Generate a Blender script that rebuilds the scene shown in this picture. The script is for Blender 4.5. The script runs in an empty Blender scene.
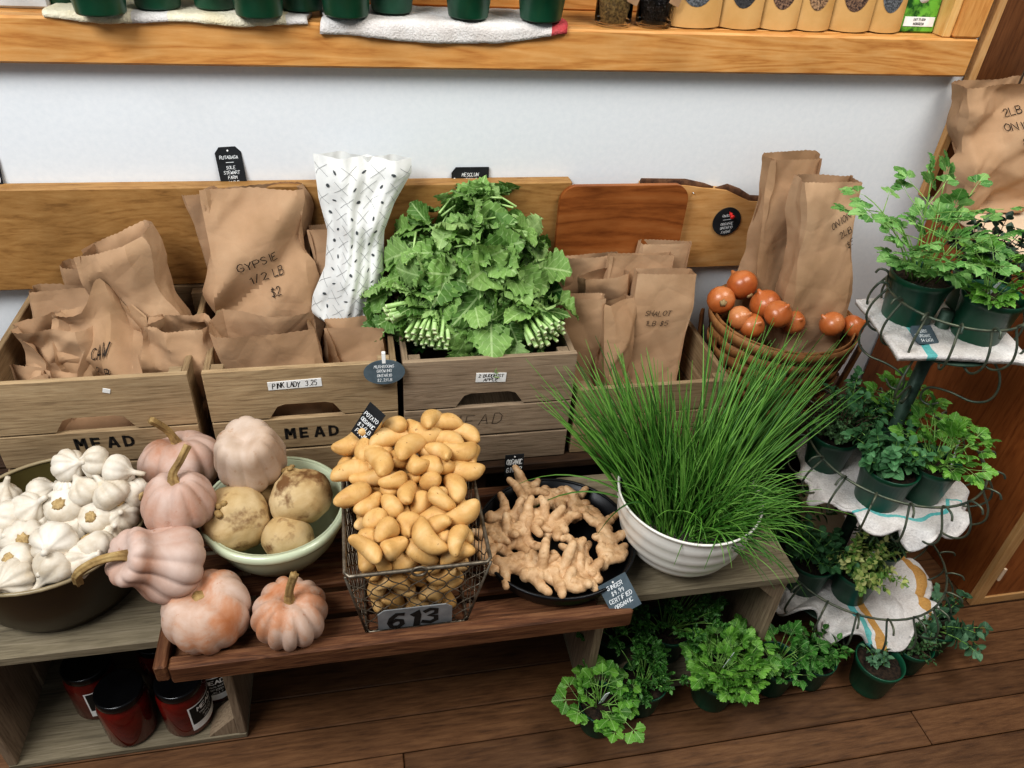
import bpy, bmesh, math, random
import numpy as np
from mathutils import Vector, Matrix, noise, Euler

SC = bpy.context.scene
COL = SC.collection
rnd = random.Random(7)
PI = math.pi

# ---------------------------------------------------------------- camera
CAM = (0.0, 0.0, 1.4)
FPX = 760.0
def _cam_axes():
    a = np.array([4540-512, 128-384, FPX]); dy = 1035.0
    dx = -(a[1]*dy + FPX*FPX)/a[0]
    d = np.array([dx, dy, FPX])
    X = a/np.linalg.norm(a); Z = -d/np.linalg.norm(d); Y = np.cross(Z, X)
    return np.stack([X, Y, Z])
RC = _cam_axes()
def _ray(u, v): return RC @ np.array([u-512, v-384, FPX])
def az(u, v, z):
    """the point of the level z seen at photo position u, v"""
    r = _ray(u, v); k = (z-CAM[2])/r[2]; return Vector((r[0]*k, r[1]*k, z))
def ay(u, v, y):
    r = _ray(u, v); k = y/r[1]; return Vector((r[0]*k, y, r[2]*k+CAM[2]))
cd = bpy.data.cameras.new('camera'); cam = bpy.data.objects.new('camera', cd); COL.objects.link(cam)
cd.sensor_width = 36; cd.sensor_fit = 'HORIZONTAL'; cd.lens = FPX/1024*36
cd.clip_start = .02; cd.clip_end = 100
m = Matrix.Identity(4)
for i in range(3):
    m[i][0] = RC[i][0]; m[i][1] = -RC[i][1]; m[i][2] = -RC[i][2]; m[i][3] = CAM[i]
cam.matrix_world = m
SC.camera = cam

# ---------------------------------------------------------------- materials
def C(h):
    h = h.lstrip('#'); v = [int(h[i:i+2], 16)/255 for i in (0, 2, 4)]
    return tuple(c/12.92 if c <= .04045 else ((c+.055)/1.055)**2.4 for c in v) + (1,)
class NT:
    def __init__(s, name):
        s.m = bpy.data.materials.new(name); s.m.use_nodes = True
        s.t = s.m.node_tree; s.n = s.t.nodes; s.b = s.n['Principled BSDF']; s.out = s.n['Material Output']
    def new(s, typ, **kw):
        x = s.n.new(typ)
        for k, v in kw.items():
            if k in x.inputs.keys() if hasattr(x.inputs, 'keys') else False: x.inputs[k].default_value = v
            else: setattr(x, k, v)
        return x
    def link(s, a, b): s.t.links.new(a, b)
    def coords(s, scale=(1, 1, 1), kind='Object', rot=(0, 0, 0), rand=True):
        tc = s.n.new('ShaderNodeTexCoord'); mp = s.n.new('ShaderNodeMapping')
        mp.inputs['Scale'].default_value = scale; mp.inputs['Rotation'].default_value = rot
        s.link(tc.outputs[kind], mp.inputs['Vector'])
        if rand:
            oi = s.n.new('ShaderNodeObjectInfo'); mu = s.n.new('ShaderNodeMath'); mu.operation = 'MULTIPLY'; mu.inputs[1].default_value = 37.0
            s.link(oi.outputs['Random'], mu.inputs[0]); cb = s.n.new('ShaderNodeCombineXYZ')
            for q in range(3): s.link(mu.outputs[0], cb.inputs[q])
            s.link(cb.outputs[0], mp.inputs['Location'])
        return mp.outputs[0]
    def noise(s, vec, scale=5., detail=4., rough=.5, dist=0.):
        x = s.n.new('ShaderNodeTexNoise'); x.inputs['Scale'].default_value = scale; x.inputs['Detail'].default_value = detail
        x.inputs['Roughness'].default_value = rough; x.inputs['Distortion'].default_value = dist
        s.link(vec, x.inputs['Vector']); return x.outputs['Fac']
    def ramp(s, fac, stops, interp='LINEAR'):
        x = s.n.new('ShaderNodeValToRGB'); x.color_ramp.interpolation = interp
        e = x.color_ramp.elements
        while len(e) > 1: e.remove(e[-1])
        e[0].position, e[0].color = stops[0]
        for p, c in stops[1:]:
            k = e.new(p); k.color = c
        s.link(fac, x.inputs[0]); return x.outputs[0]
    def mix(s, fac, a, b, blend='MIX'):
        x = s.n.new('ShaderNodeMix'); x.data_type = 'RGBA'; x.blend_type = blend
        for sock, v in ((x.inputs[0], fac), (x.inputs[6], a), (x.inputs[7], b)):
            if hasattr(v, 'node'): s.link(v, sock)
            else: sock.default_value = v
        return x.outputs[2]
    def math(s, op, a, b=0.):
        x = s.n.new('ShaderNodeMath'); x.operation = op
        for sock, v in ((x.inputs[0], a), (x.inputs[1], b)):
            if hasattr(v, 'node'): s.link(v, sock)
            else: sock.default_value = v
        return x.outputs[0]
    def island(s):
        return s.n.new('ShaderNodeNewGeometry').outputs['Random Per Island']
    def bump(s, h, strength=.3, dist=.002):
        x = s.n.new('ShaderNodeBump'); x.inputs['Strength'].default_value = strength; x.inputs['Distance'].default_value = dist
        s.link(h, x.inputs['Height']); s.link(x.outputs[0], s.b.inputs['Normal'])
    def col(s, c):
        if hasattr(c, 'node'): s.link(c, s.b.inputs['Base Color'])
        else: s.b.inputs['Base Color'].default_value = c
    def set(s, rough=.6, metal=0., spec=.5):
        s.b.inputs['Roughness'].default_value = rough; s.b.inputs['Metallic'].default_value = metal
        s.b.inputs['Specular IOR Level'].default_value = spec; return s.m

def plain(name, a, b=None, scale=20., rough=.6, metal=0., spec=.4, bump=0., bscale=None, lo=.35, hi=.65, rand=True):
    t = NT(name); v = t.coords(rand=rand)
    n = t.noise(v, scale, 5, .6)
    t.col(t.ramp(n, [(lo, C(a)), (hi, C(b or a))]))
    if bump: t.bump(t.noise(v, bscale or scale*4, 6, .65), bump, .002)
    return t.set(rough, metal, spec)

def wood(name, dark, mid, light, axis='x', grain=14., stretch=12., rough=.65, bump=.25, knots=.0, island=.25, fine=140., wave=.35):
    t = NT(name)
    s = {'x': (1, stretch, stretch), 'y': (stretch, 1, stretch), 'z': (stretch, stretch, 1)}[axis]
    v = t.coords(s)
    # every plank of one mesh reads the grain at its own place
    g = t.island(); mul = t.math('MULTIPLY', g, 23.0)
    cb = t.n.new('ShaderNodeCombineXYZ')
    for q in range(3): t.link(mul, cb.inputs[q])
    ad = t.n.new('ShaderNodeVectorMath'); t.link(v, ad.inputs[0]); t.link(cb.outputs[0], ad.inputs[1])
    v = ad.outputs[0]
    n1 = t.noise(v, grain*.16, 3, .5, 1.2)
    w = t.math('FRACT', t.math('MULTIPLY', n1, 7.0))
    w = t.math('ABSOLUTE', t.math('SUBTRACT', w, .5))
    n2 = t.noise(v, fine*.12, 6, .7)
    n3 = t.noise(t.coords((1, 1, 1)), 6, 4, .6)
    f = t.math('ADD', t.math('MULTIPLY', w, wave), t.math('MULTIPLY', n2, .9-.5*wave))
    c = t.ramp(f, [(.18, C(dark)), (.42, C(mid)), (.75, C(light))])
    c = t.mix(.45, c, t.ramp(n3, [(.3, (.55, .55, .55, 1)), (.7, (1.15, 1.15, 1.15, 1))]), 'MULTIPLY')
    tone = t.ramp(g, [(0, (1-island, 1-island, 1-island, 1)), (1, (1+island*.5, 1+island*.5, 1+island*.5, 1))])
    c = t.mix(.9, c, tone, 'MULTIPLY')
    t.col(c)
    t.bump(t.math('ADD', n2, t.math('MULTIPLY', w, .4)), bump, .0015)
    return t.set(rough, 0, .3)

def leafmat(name, cols, rough=.45, trans=.25, vein=.5, nscale=60, veincol='#b9d79a'):
    t = NT(name)
    g = t.island()
    c = t.ramp(g, [(i/(len(cols)-1), C(h)) for i, h in enumerate(cols)])
    n = t.noise(t.coords(), nscale, 4, .6)
    if vein:
        uv = t.n.new('ShaderNodeUVMap'); uv.uv_map = 'leaf'; sp = t.n.new('ShaderNodeSeparateXYZ'); t.link(uv.outputs[0], sp.inputs[0])
        ay_ = t.math('ABSOLUTE', sp.outputs[1]); mid = t.math('LESS_THAN', ay_, .022)
        q = t.math('FRACT', t.math('MULTIPLY', t.math('SUBTRACT', sp.outputs[0], t.math('MULTIPLY', ay_, .9)), 6.5))
        sv = t.math('LESS_THAN', t.math('ABSOLUTE', t.math('SUBTRACT', q, .5)), .07)
        vn = t.math('MAXIMUM', mid, t.math('MULTIPLY', sv, .55))
        c = t.mix(t.math('MULTIPLY', vn, vein), c, C(veincol))
    c = t.mix(.55, c, t.ramp(n, [(.3, (.6, .62, .5, 1)), (.7, (1.25, 1.22, 1.15, 1))]), 'MULTIPLY')
    t.col(c); t.bump(n, .7, .003)
    mt = t.set(rough, 0, .35)
    tr = t.n.new('ShaderNodeBsdfTranslucent'); t.link(c, tr.inputs['Color'])
    ms = t.n.new('ShaderNodeMixShader'); ms.inputs[0].default_value = trans
    t.link(t.b.outputs[0], ms.inputs[1]); t.link(tr.outputs[0], ms.inputs[2]); t.link(ms.outputs[0], t.out.inputs['Surface'])
    return mt

# ---------------------------------------------------------------- mesh builder
class MB:
    def __init__(s): s.v = []; s.f = []; s.mi = []; s.n = 0; s.hard = False
    def add(s, verts, faces, mat=0):
        verts = np.asarray(verts, dtype=float).reshape(-1, 3)
        s.v.append(verts)
        o = s.n
        for f in faces: s.f.append(tuple(int(i)+o for i in f))
        s.mi += [mat]*len(faces); s.n += len(verts)
        return s
    def box(s, c, size, rot=(0, 0, 0), bev=.002, mat=0, taper=None):
        V, F = chamfer(size, bev); s.hard = True
        V = V.copy()
        if taper is not None: V = taper(V)
        if any(rot):
            R = np.array(Euler(rot).to_matrix()); V = V @ R.T
        return s.add(V+np.array(c), F, mat)
    def bx(s, lo, hi, bev=.002, mat=0):
        lo = np.array(lo, float); hi = np.array(hi, float)
        return s.box((lo+hi)/2, hi-lo, bev=bev, mat=mat)
    def tube(s, pts, r, seg=8, mat=0, closed=False, cap=True, flat=1.0):
        P = np.asarray([tuple(p) for p in pts], float); n = len(P)
        rr = np.full(n, r, float) if np.isscalar(r) else np.asarray(r, float)
        T = np.gradient(P, axis=0) if not closed else (np.roll(P, -1, 0)-np.roll(P, 1, 0))
        T /= np.linalg.norm(T, axis=1)[:, None]+1e-12
        ref = np.array([0, 0, 1.]) if abs(T[0][2]) < .9 else np.array([1., 0, 0])
        U = np.zeros_like(P); u = np.cross(ref, T[0]); u /= np.linalg.norm(u); U[0] = u
        for i in range(1, n):
            u = u - T[i]*np.dot(u, T[i]); u /= np.linalg.norm(u)+1e-12; U[i] = u
        W = np.cross(T, U)
        a = np.linspace(0, 2*PI, seg, endpoint=False)
        V = (P[:, None, :] + rr[:, None, None]*(np.cos(a)[None, :, None]*U[:, None, :] + flat*np.sin(a)[None, :, None]*W[:, None, :])).reshape(-1, 3)
        F = []
        m_ = n if closed else n-1
        for i in range(m_):
            j = (i+1) % n
            for k in range(seg):
                l = (k+1) % seg
                F.append((i*seg+k, i*seg+l, j*seg+l, j*seg+k))
        if cap and not closed:
            F.append(tuple(range(seg))[::-1]); F.append(tuple((n-1)*seg+k for k in range(seg)))
        return s.add(V, F, mat)
    def lathe(s, prof, seg=32, mat=0, mod=None, loc=(0, 0, 0), rot=None, capb=True, capt=True, scale=(1, 1, 1)):
        """prof: (r, z) pairs; mod(angle, t, r, z) -> (r, z)"""
        n = len(prof); V = np.zeros((n, seg, 3))
        for i, (r, z) in enumerate(prof):
            for k in range(seg):
                a = 2*PI*k/seg
                r2, z2 = mod(a, i/(n-1), r, z) if mod else (r, z)
                V[i, k] = (r2*math.cos(a), r2*math.sin(a), z2)
        V = V.reshape(-1, 3)*np.array(scale)
        F = [(i*seg+k, i*seg+(k+1) % seg, (i+1)*seg+(k+1) % seg, (i+1)*seg+k) for i in range(n-1) for k in range(seg)]
        if capb: F.append(tuple(range(seg))[::-1])
        if capt: F.append(tuple((n-1)*seg+k for k in range(seg)))
        if rot is not None: V = V @ np.array(Euler(rot).to_matrix()).T
        return s.add(V+np.array(loc), F, mat)
    def grid(s, fn, nu, nv, mat=0, wrap=False):
        V = [fn(i/(nu if wrap else nu-1), j/(nv-1)) for j in range(nv) for i in range(nu)]
        F = []
        for j in range(nv-1):
            for i in range(nu if wrap else nu-1):
                k = (i+1) % nu
                F.append((j*nu+i, j*nu+k, (j+1)*nu+k, (j+1)*nu+i))
        return s.add([tuple(v) for v in V], F, mat)
    def build(s, name, mats, parent=None, smooth=True, loc=None, world=False, auto=None):
        V = np.concatenate(s.v) if s.v else np.zeros((0, 3))
        if world and parent is not None: V = V - np.array(parent.location)
        if world and parent is None and loc is not None: V = V - np.array(loc)
        me = bpy.data.meshes.new(name)
        me.from_pydata(V.tolist(), [], s.f)
        if not isinstance(mats, (list, tuple)): mats = [mats]
        for q in mats: me.materials.append(q)
        if getattr(s, 'uv', None):
            U = np.concatenate(s.uv); lay = me.uv_layers.new(name='leaf'); li = np.zeros(len(me.loops), dtype=np.int32); me.loops.foreach_get('vertex_index', li)
            lay.data.foreach_set('uv', U[li].astype(np.float32).ravel())
        me.polygons.foreach_set('material_index', s.mi)
        me.polygons.foreach_set('use_smooth', [bool(smooth)]*len(s.f))
        me.update()
        if s.hard and not auto: auto = 30
        if auto and smooth:
            try: me.set_sharp_from_angle(angle=math.radians(auto))
            except Exception: pass
        o = bpy.data.objects.new(name, me); COL.objects.link(o)
        if parent is not None: o.parent = parent
        if loc is not None: o.location = loc
        return o
_ch = {}
def chamfer(size, b):
    key = (tuple(round(float(x), 5) for x in size), b)
    if key in _ch: return _ch[key]
    h = np.array(size, float)/2; b = min(b, h.min()*.45)
    V = []; idx = {}
    for sx in (-1, 1):
        for sy in (-1, 1):
            for sz in (-1, 1):
                sg = np.array((sx, sy, sz))
                for ax in range(3):
                    p = sg*(h-b); p[ax] = sg[ax]*h[ax]
                    idx[(sx, sy, sz, ax)] = len(V); V.append(p)
    F = []
    for ax in range(3):
        o1, o2 = [q for q in range(3) if q != ax]
        for sg in (-1, 1):
            f = []
            for a_, b_ in ((-1, -1), (1, -1), (1, 1), (-1, 1)):
                k = [0, 0, 0]; k[ax] = sg; k[o1] = a_; k[o2] = b_
                f.append(idx[(*k, ax)])
            F.append(f)
    for ax in range(3):
        o1, o2 = [q for q in range(3) if q != ax]
        for a_ in (-1, 1):
            for b_ in (-1, 1):
                k0 = [0, 0, 0]; k0[o1] = a_; k0[o2] = b_; k1 = list(k0); k0[ax] = -1; k1[ax] = 1
                F.append([idx[(*k0, o1)], idx[(*k1, o1)], idx[(*k1, o2)], idx[(*k0, o2)]])
    for sx in (-1, 1):
        for sy in (-1, 1):
            for sz in (-1, 1): F.append([idx[(sx, sy, sz, q)] for q in range(3)])
    V = np.array(V); out = []
    for f in F:
        c = V[f].mean(0); n = np.cross(V[f[1]]-V[f[0]], V[f[2]]-V[f[0]])
        out.append(tuple(f) if np.dot(n, c) > 0 else tuple(f[::-1]))
    _ch[key] = (V, out); return _ch[key]

def tag(o, label, cat, group=None):
    o['label'] = label; o['category'] = cat
    if group: o['group'] = group
    return o
def thing(name, label, cat, loc=(0, 0, 0), rot=(0, 0, 0), group=None):
    o = bpy.data.objects.new(name, None); COL.objects.link(o); o.location = loc; o.rotation_euler = rot
    o.empty_display_size = .02
    return tag(o, label, cat, group)
def structure(o): o['kind'] = 'structure'; return o
def kids(o): return [x for x in COL.objects if x.parent == o]
def dup(o, loc=None, rot=None, label=None, scale=None, parent=None, group=None):
    """a copy of a thing with copies of its parts and sub-parts"""
    c = o.copy(); COL.objects.link(c)
    if parent is not None: c.parent = parent
    if loc is not None: c.location = loc
    if rot is not None: c.rotation_euler = rot
    if scale is not None: c.scale = (scale,)*3 if np.isscalar(scale) else scale
    if label: c['label'] = label
    if group: c['group'] = group
    for k in KIDS.get(o.name, []): dup(k, parent=c)
    return c
KIDS = {}
def index_kids():
    KIDS.clear()
    for x in COL.objects:
        if x.parent is not None: KIDS.setdefault(x.parent.name, []).append(x)

# ---------------------------------------------------------------- hand lettering (strokes on a 4 x 6 field)
GL = {
'A': [[(0,0),(2,6),(4,0)],[(.8,2.2),(3.2,2.2)]], 'B': [[(0,0),(0,6),(2.6,6),(3.4,5.2),(3.2,3.8),(2.4,3.2),(0,3.2)],[(2.4,3.2),(3.8,2.4),(3.8,1),(2.8,0),(0,0)]],
'C': [[(3.8,5),(2.8,6),(1.2,6),(.2,4.6),(.2,1.4),(1.2,0),(2.8,0),(3.8,1)]], 'D': [[(0,0),(0,6),(2.2,6),(3.8,4.4),(3.8,1.6),(2.2,0),(0,0)]],
'E': [[(3.6,6),(0,6),(0,0),(3.6,0)],[(0,3.1),(2.8,3.1)]], 'F': [[(3.6,6),(0,6),(0,0)],[(0,3.1),(2.8,3.1)]],
'G': [[(3.8,5),(2.6,6),(1,5.8),(.1,4),(.2,1.4),(1.4,0),(3,.2),(3.8,1.6),(3.8,2.8),(2.2,2.8)]], 'H': [[(0,0),(0,6)],[(4,0),(4,6)],[(0,3),(4,3)]],
'I': [[(2,0),(2,6)]], 'J': [[(3,6),(3,1),(2,0),(.8,.3),(.4,1.4)]], 'K': [[(0,0),(0,6)],[(3.8,6),(0,2.6)],[(1.2,3.6),(3.8,0)]], 'L': [[(0,6),(0,0),(3.4,0)]],
'M': [[(0,0),(.3,6),(2,2.2),(3.7,6),(4,0)]], 'N': [[(0,0),(0,6),(4,0),(4,6)]], 'O': [[(2,6),(.5,5),(0,3),(.5,1),(2,0),(3.5,1),(4,3),(3.5,5),(2,6)]],
'P': [[(0,0),(0,6),(2.8,6),(3.8,5),(3.6,3.6),(2.6,3),(0,3)]], 'R': [[(0,0),(0,6),(2.8,6),(3.7,5),(3.4,3.6),(2.4,3),(0,3)],[(1.8,3),(3.8,0)]],
'S': [[(3.6,5.2),(2.4,6),(1,5.8),(.3,4.6),(1,3.4),(2.8,2.8),(3.7,1.6),(3,.4),(1.4,0),(.2,.9)]], 'T': [[(0,6),(4,6)],[(2,6),(2,0)]],
'U': [[(0,6),(0,1.6),(1,0),(3,0),(4,1.6),(4,6)]], 'V': [[(0,6),(2,0),(4,6)]], 'W': [[(0,6),(1,0),(2,4),(3,0),(4,6)]], 'X': [[(0,0),(4,6)],[(0,6),(4,0)]],
'Y': [[(0,6),(2,3),(4,6)],[(2,3),(1.6,0)]], 'Z': [[(0,6),(4,6),(0,0),(4,0)]],
'0': [[(2,6),(.5,5),(0,3),(.5,1),(2,0),(3.5,1),(4,3),(3.5,5),(2,6)]], '1': [[(1,4.8),(2.2,6),(2.2,0)]], '2': [[(.3,4.8),(1.4,6),(3,5.8),(3.6,4.4),(2.4,2.4),(.2,0),(3.8,0)]],
'3': [[(.4,5.2),(1.6,6),(3.2,5.6),(3.2,4),(1.6,3.2),(3.4,2.6),(3.6,1),(2.2,0),(.3,.6)]], '5': [[(3.4,6),(.7,6),(.4,3.4),(2.4,3.8),(3.6,2.6),(3.4,.8),(2,0),(.3,.5)]],
'6': [[(3.2,5.6),(1.8,5.8),(.5,4),(.2,2),(.9,.3),(2.6,0),(3.6,1.2),(3.2,2.8),(1.8,3.2),(.5,2.2)]], '4': [[(3,0),(3,6),(.2,2),(4,2)]], '8': [[(2,3.2),(.6,4.4),(1,5.8),(2.8,6),(3.4,4.6),(2,3.2),(.3,1.8),(.8,.2),(2.8,0),(3.8,1.4),(2,3.2)]],
'9': [[(3.4,3.6),(2,2.8),(.6,3.8),(.8,5.6),(2.4,6),(3.4,4.8),(3.2,2),(2.4,0)]],
'$': [[(3.6,4.8),(2.4,5.6),(.8,5.2),(.6,3.8),(3.2,2.6),(3.4,1.2),(2,.4),(.4,1)],[(2,6.4),(2,-.4)]], '/': [[(.5,-.4),(3,6.4)]], '.': [[(1.6,0),(2,.3)]], '-': [[(.4,2.8),(3.4,2.8)]], "'": [[(2,6),(1.6,4.6)]], '&': [[(3.8,0),(1,4.6),(1.8,6),(2.8,5),(.6,2),(1.2,.2),(2.6,.4),(3.6,2.4)]],
}
def strokes(text, h, sp=1.35, jit=.0, slant=0., seed=1):
    r = random.Random(seed); out = []; x = 0.; k = h/6
    for ch in text:
        if ch == ' ': x += 3.2*k*sp; continue
        dy = r.uniform(-jit, jit)*h
        for pl in GL.get(ch.upper(), []):
            out.append([(x+(a+b*slant+r.uniform(-jit, jit)*2)*k, b*k+dy+r.uniform(-jit, jit)*k) for a, b in pl])
        x += (2.6 if ch in 'I1.' else 4)*k*sp + .3*k
    return out, x
def write(mb, text, h, width, f, cx=0., cy=0., sp=1.35, jit=.06, slant=.1, rot=0., seed=1, mat=0, step=None, sx=1.0):
    """brush strokes laid along f(x, y) -> point; text centred on cx, cy"""
    st, w = strokes(text, h, sp, jit, slant, seed)
    w *= sx
    c, s_ = math.cos(rot), math.sin(rot)
    step = step or h*.22
    for pl in st:
        P = []
        for (a, b), (a2, b2) in zip(pl[:-1], pl[1:]):
            L = math.hypot(a2-a, b2-b); n = max(1, int(L/step))
            for q in range(n): P.append((a+(a2-a)*q/n, b+(b2-b)*q/n))
        P.append(pl[-1]); P = np.array(P)*np.array([sx, 1.]); P = P - np.array([w/2, h/2]); 
        P = np.stack([P[:, 0]*c-P[:, 1]*s_+cx, P[:, 0]*s_+P[:, 1]*c+cy], 1)
        T = np.gradient(P, axis=0); T /= np.linalg.norm(T, axis=1)[:, None]+1e-9
        N = np.stack([-T[:, 1], T[:, 0]], 1)*width/2
        P[0] -= T[0]*width*.4; P[-1] += T[-1]*width*.4
        V = []; 
        for p, n in zip(P, N): V += [f(*(p+n)), f(*(p-n))]
        mb.add([tuple(v) for v in V], [(2*i, 2*i+1, 2*i+3, 2*i+2) for i in range(len(P)-1)], mat)

def nz(p, s=1., o=0.): return noise.noise(Vector((p[0]*s+o, p[1]*s+o*1.7, p[2]*s-o)))
# ================================================================ materials of the place
M = {}
def wallmat():
    t = NT('wall_paint'); n = t.noise(t.coords(rand=False), 90, 5, .6)
    t.col(t.ramp(n, [(.3, C('#dde1e4')), (.7, C('#e4e7e9'))])); t.bump(n, .05, .001); return t.set(.75, 0, .25)
M['wall'] = wallmat()
M['floor'] = wood('floor_wood', '#2f1e12', '#5f4129', '#7d5b3d', 'x', 10, 9, .5, .3, island=.4, wave=.18)
M['pine'] = wood('oiled_pine', '#b2743a', '#d09655', '#e0ad70', 'x', 9, 9, .45, .1, island=.08, wave=.6)
M['pine_z'] = wood('oiled_pine_upright', '#b2743a', '#d09655', '#e0ad70', 'z', 9, 9, .45, .1, island=.08)
M['pine_pale'] = wood('pale_pine', '#c98f4c', '#e3b36f', '#efca90', 'z', 12, 9, .5, .1, island=.05)
M['crate'] = wood('crate_wood', '#6f5b44', '#a08868', '#baa382', 'x', 16, 14, .75, .35, island=.2)
M['crate_y'] = wood('crate_wood_side', '#6f5a42', '#9a8160', '#b59d7c', 'y', 16, 14, .75, .35, island=.2)
M['crate_grey'] = wood('weathered_crate', '#5f4f3c', '#94806a', '#ae9a82', 'x', 16, 14, .8, .4, island=.2)
M['crate_grey_y'] = wood('weathered_crate_side', '#5f4f3c', '#8f7b64', '#a8947b', 'y', 16, 14, .8, .4, island=.2)
M['crate_grey_z'] = wood('weathered_crate_upright', '#5c4d3b', '#8c7963', '#a8957d', 'z', 16, 14, .8, .4, island=.2)
M['plank'] = wood('silvered_plank', '#4f463b', '#80755f', '#9d907a', 'x', 12, 16, .8, .45, island=.15)
M['tray'] = wood('worn_tray_wood', '#2c1a0f', '#66412a', '#946a48', 'x', 12, 14, .6, .4, island=.25)
M['tray_y'] = wood('worn_tray_wood_side', '#2c1a0f', '#66412a', '#946a48', 'y', 12, 14, .6, .4, island=.25)
M['bench'] = wood('dark_bench_wood', '#1d130c', '#3a281a', '#523a26', 'x', 12, 14, .7, .3)
M['spalt'] = wood('spalted_board', '#6b4825', '#a27845', '#bd945e', 'x', 20, 5, .6, .25, island=.1, wave=.25)
M['ply'] = wood('red_plywood', '#6e3a17', '#96592b', '#ab7040', 'x', 7, 5, .5, .12, island=.05, wave=.7)
M['live'] = wood('live_edge_board', '#9a6c38', '#c1915a', '#d2a873', 'x', 9, 7, .55, .15, island=.05)
M['bark'] = plain('bark', '#3b2417', '#6a4a33', 60, .9, bump=.8)
M['walnut'] = wood('walnut_veneer', '#6a381a', '#985a2f', '#b0703e', 'z', 12, 9, .4, .06, island=.1)
M['walnut_x'] = wood('walnut_rail', '#5a2e14', '#7c4622', '#925a30', 'x', 14, 9, .4, .06, island=.1)
M['lip'] = wood('pale_lipping', '#b98850', '#cfa06a', '#dcb584', 'z', 14, 12, .5, .1)
M['lip_x'] = wood('pale_lipping_rail', '#b98850', '#cfa06a', '#dcb584', 'x', 14, 12, .5, .1)
M['worktop'] = plain('worktop', '#d9bfa2', '#e6d2b8', 8, .45)
M['brownpanel'] = wood('brown_panel', '#4a2a16', '#6d4426', '#805433', 'z', 12, 10, .5, .1)
M['steel'] = plain('steel', '#8f8f8d', '#b5b5b2', 50, .3, .9)
M['blackmetal'] = plain('black_metal', '#0d0e10', '#17181b', 40, .35, .3)
M['chalk'] = plain('chalkboard', '#16181b', '#232629', 30, .75)
M['slate'] = plain('slate', '#47535a', '#58656c', 40, .8)
M['chalkline'] = plain('chalk_line', '#d8dcdc', '#f0f2f2', 200, .9)
M['ink'] = plain('black_ink', '#17130f', '#241d17', 200, .8)
M['ink_grey'] = plain('pencil_ink', '#3a3029', '#55483c', 200, .8)
M['paper_white'] = plain('white_paper', '#e2e0db', '#f0efec', 60, .8)
M['red'] = plain('red_plastic', '#c92f2c', '#d83b36', 30, .35)
M['greenpot'] = plain('green_pot_plastic', '#0d3d2a', '#155039', 14, .32, spec=.5)
M['soil'] = plain('potting_soil', '#120d09', '#3a2c20', 160, .95, bump=1., bscale=220)
M['wire'] = plain('green_wire', '#45524a', '#6d6f5c', 60, .45, .55)
M['rustwire'] = plain('tarnished_wire', '#5e564b', '#8d8374', 90, .45, .75)
M['pole'] = plain('green_painted_pole', '#23382c', '#3f5446', 40, .5, .2)

# ================================================================ setting
def planks():
    mb = MB(); r = random.Random(3); y = -1.2; w = .072
    while y < 1.5:
        x = -2.6 - r.uniform(0, 2.8)
        while x < 3.2:
            L = r.uniform(3.0, 5.2)
            mb.bx((x, y+.0009, -.02), (x+L-.0016, min(y+w, 1.5)-.0009, r.uniform(-.0012, 0)), bev=.0018)
            x += L
        y += w
    mb.bx((-4, -1.2, -.05), (5.6, 1.5, -.021), bev=0.0)
    return mb
fl = structure(planks().build('floor', M['floor'], smooth=False))
WX1, WZ0, WZ1 = 1.215, 1.105, 2.3       # window opening: right side, sill level, head
mb = MB()
mb.bx((-2.6, 1.5, -.05), (3.2, 1.72, WZ0-.025), 0)
mb.bx((WX1+.02, 1.5, WZ0-.025), (3.2, 1.72, 2.8), 0)
mb.bx((-2.6, 1.5, WZ1), (WX1+.02, 1.72, 2.8), 0)
mb.bx((-2.6, 1.5, WZ0-.025), (-2.2, 1.72, WZ1), 0)
structure(mb.build('wall_back', M['wall'], smooth=False))

win = bpy.data.objects.new('window_1', None); COL.objects.link(win); win.location = (-.45, 1.5, WZ0); structure(win)
mb = MB(); mb.bx((-2.2, 1.468, 1.030), (WX1+.063, 1.4995, WZ0-.0005), .004); mb.build('apron', M['pine'], win, world=True)
mb = MB(); mb.bx((-2.2, 1.4995, WZ0-.024), (WX1-.001, 1.72, WZ0), .001); mb.build('sill', M['pine'], win, world=True)
mb = MB(); mb.bx((WX1+.001, 1.468, WZ0+.0005), (WX1+.063, 1.4995, WZ1+.06), .004); mb.build('casing', M['pine_z'], win, world=True)
mb = MB(); mb.bx((WX1-.018, 1.478, WZ0+.0005), (WX1, 1.70, WZ1), .001); mb.build('jamb', M['pine_pale'], win, world=True)
mb = MB()
mb.bx((-2.2, 1.64, WZ0+.0005), (WX1-.019, 1.685, WZ0+.045), .003)
for x in (-2.2, -1.1, 0.28, WX1-.062): mb.bx((x, 1.64, WZ0+.0455), (x+.043, 1.685, WZ1), .003)
mb.build('window_frame', M['pine'], win, world=True)
gl = NT('window_glass')
gl.b.inputs['Transmission Weight'].default_value = 1; gl.b.inputs['IOR'].default_value = 1.01
mb = MB(); mb.bx((-2.19, 1.660, WZ0+.0465), (WX1-.065, 1.664, WZ1-.001), 0); mb.build('glass', gl.set(.0, 0, .1), win, smooth=False, world=True)
mb = MB(); mb.bx((-9, 1.8, -.12), (9, 14, -.05), 0); 
structure(mb.build('pavement_outside', plain('pavement', '#c9cbc8', '#dadbd8', 3, .9), smooth=False))

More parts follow.
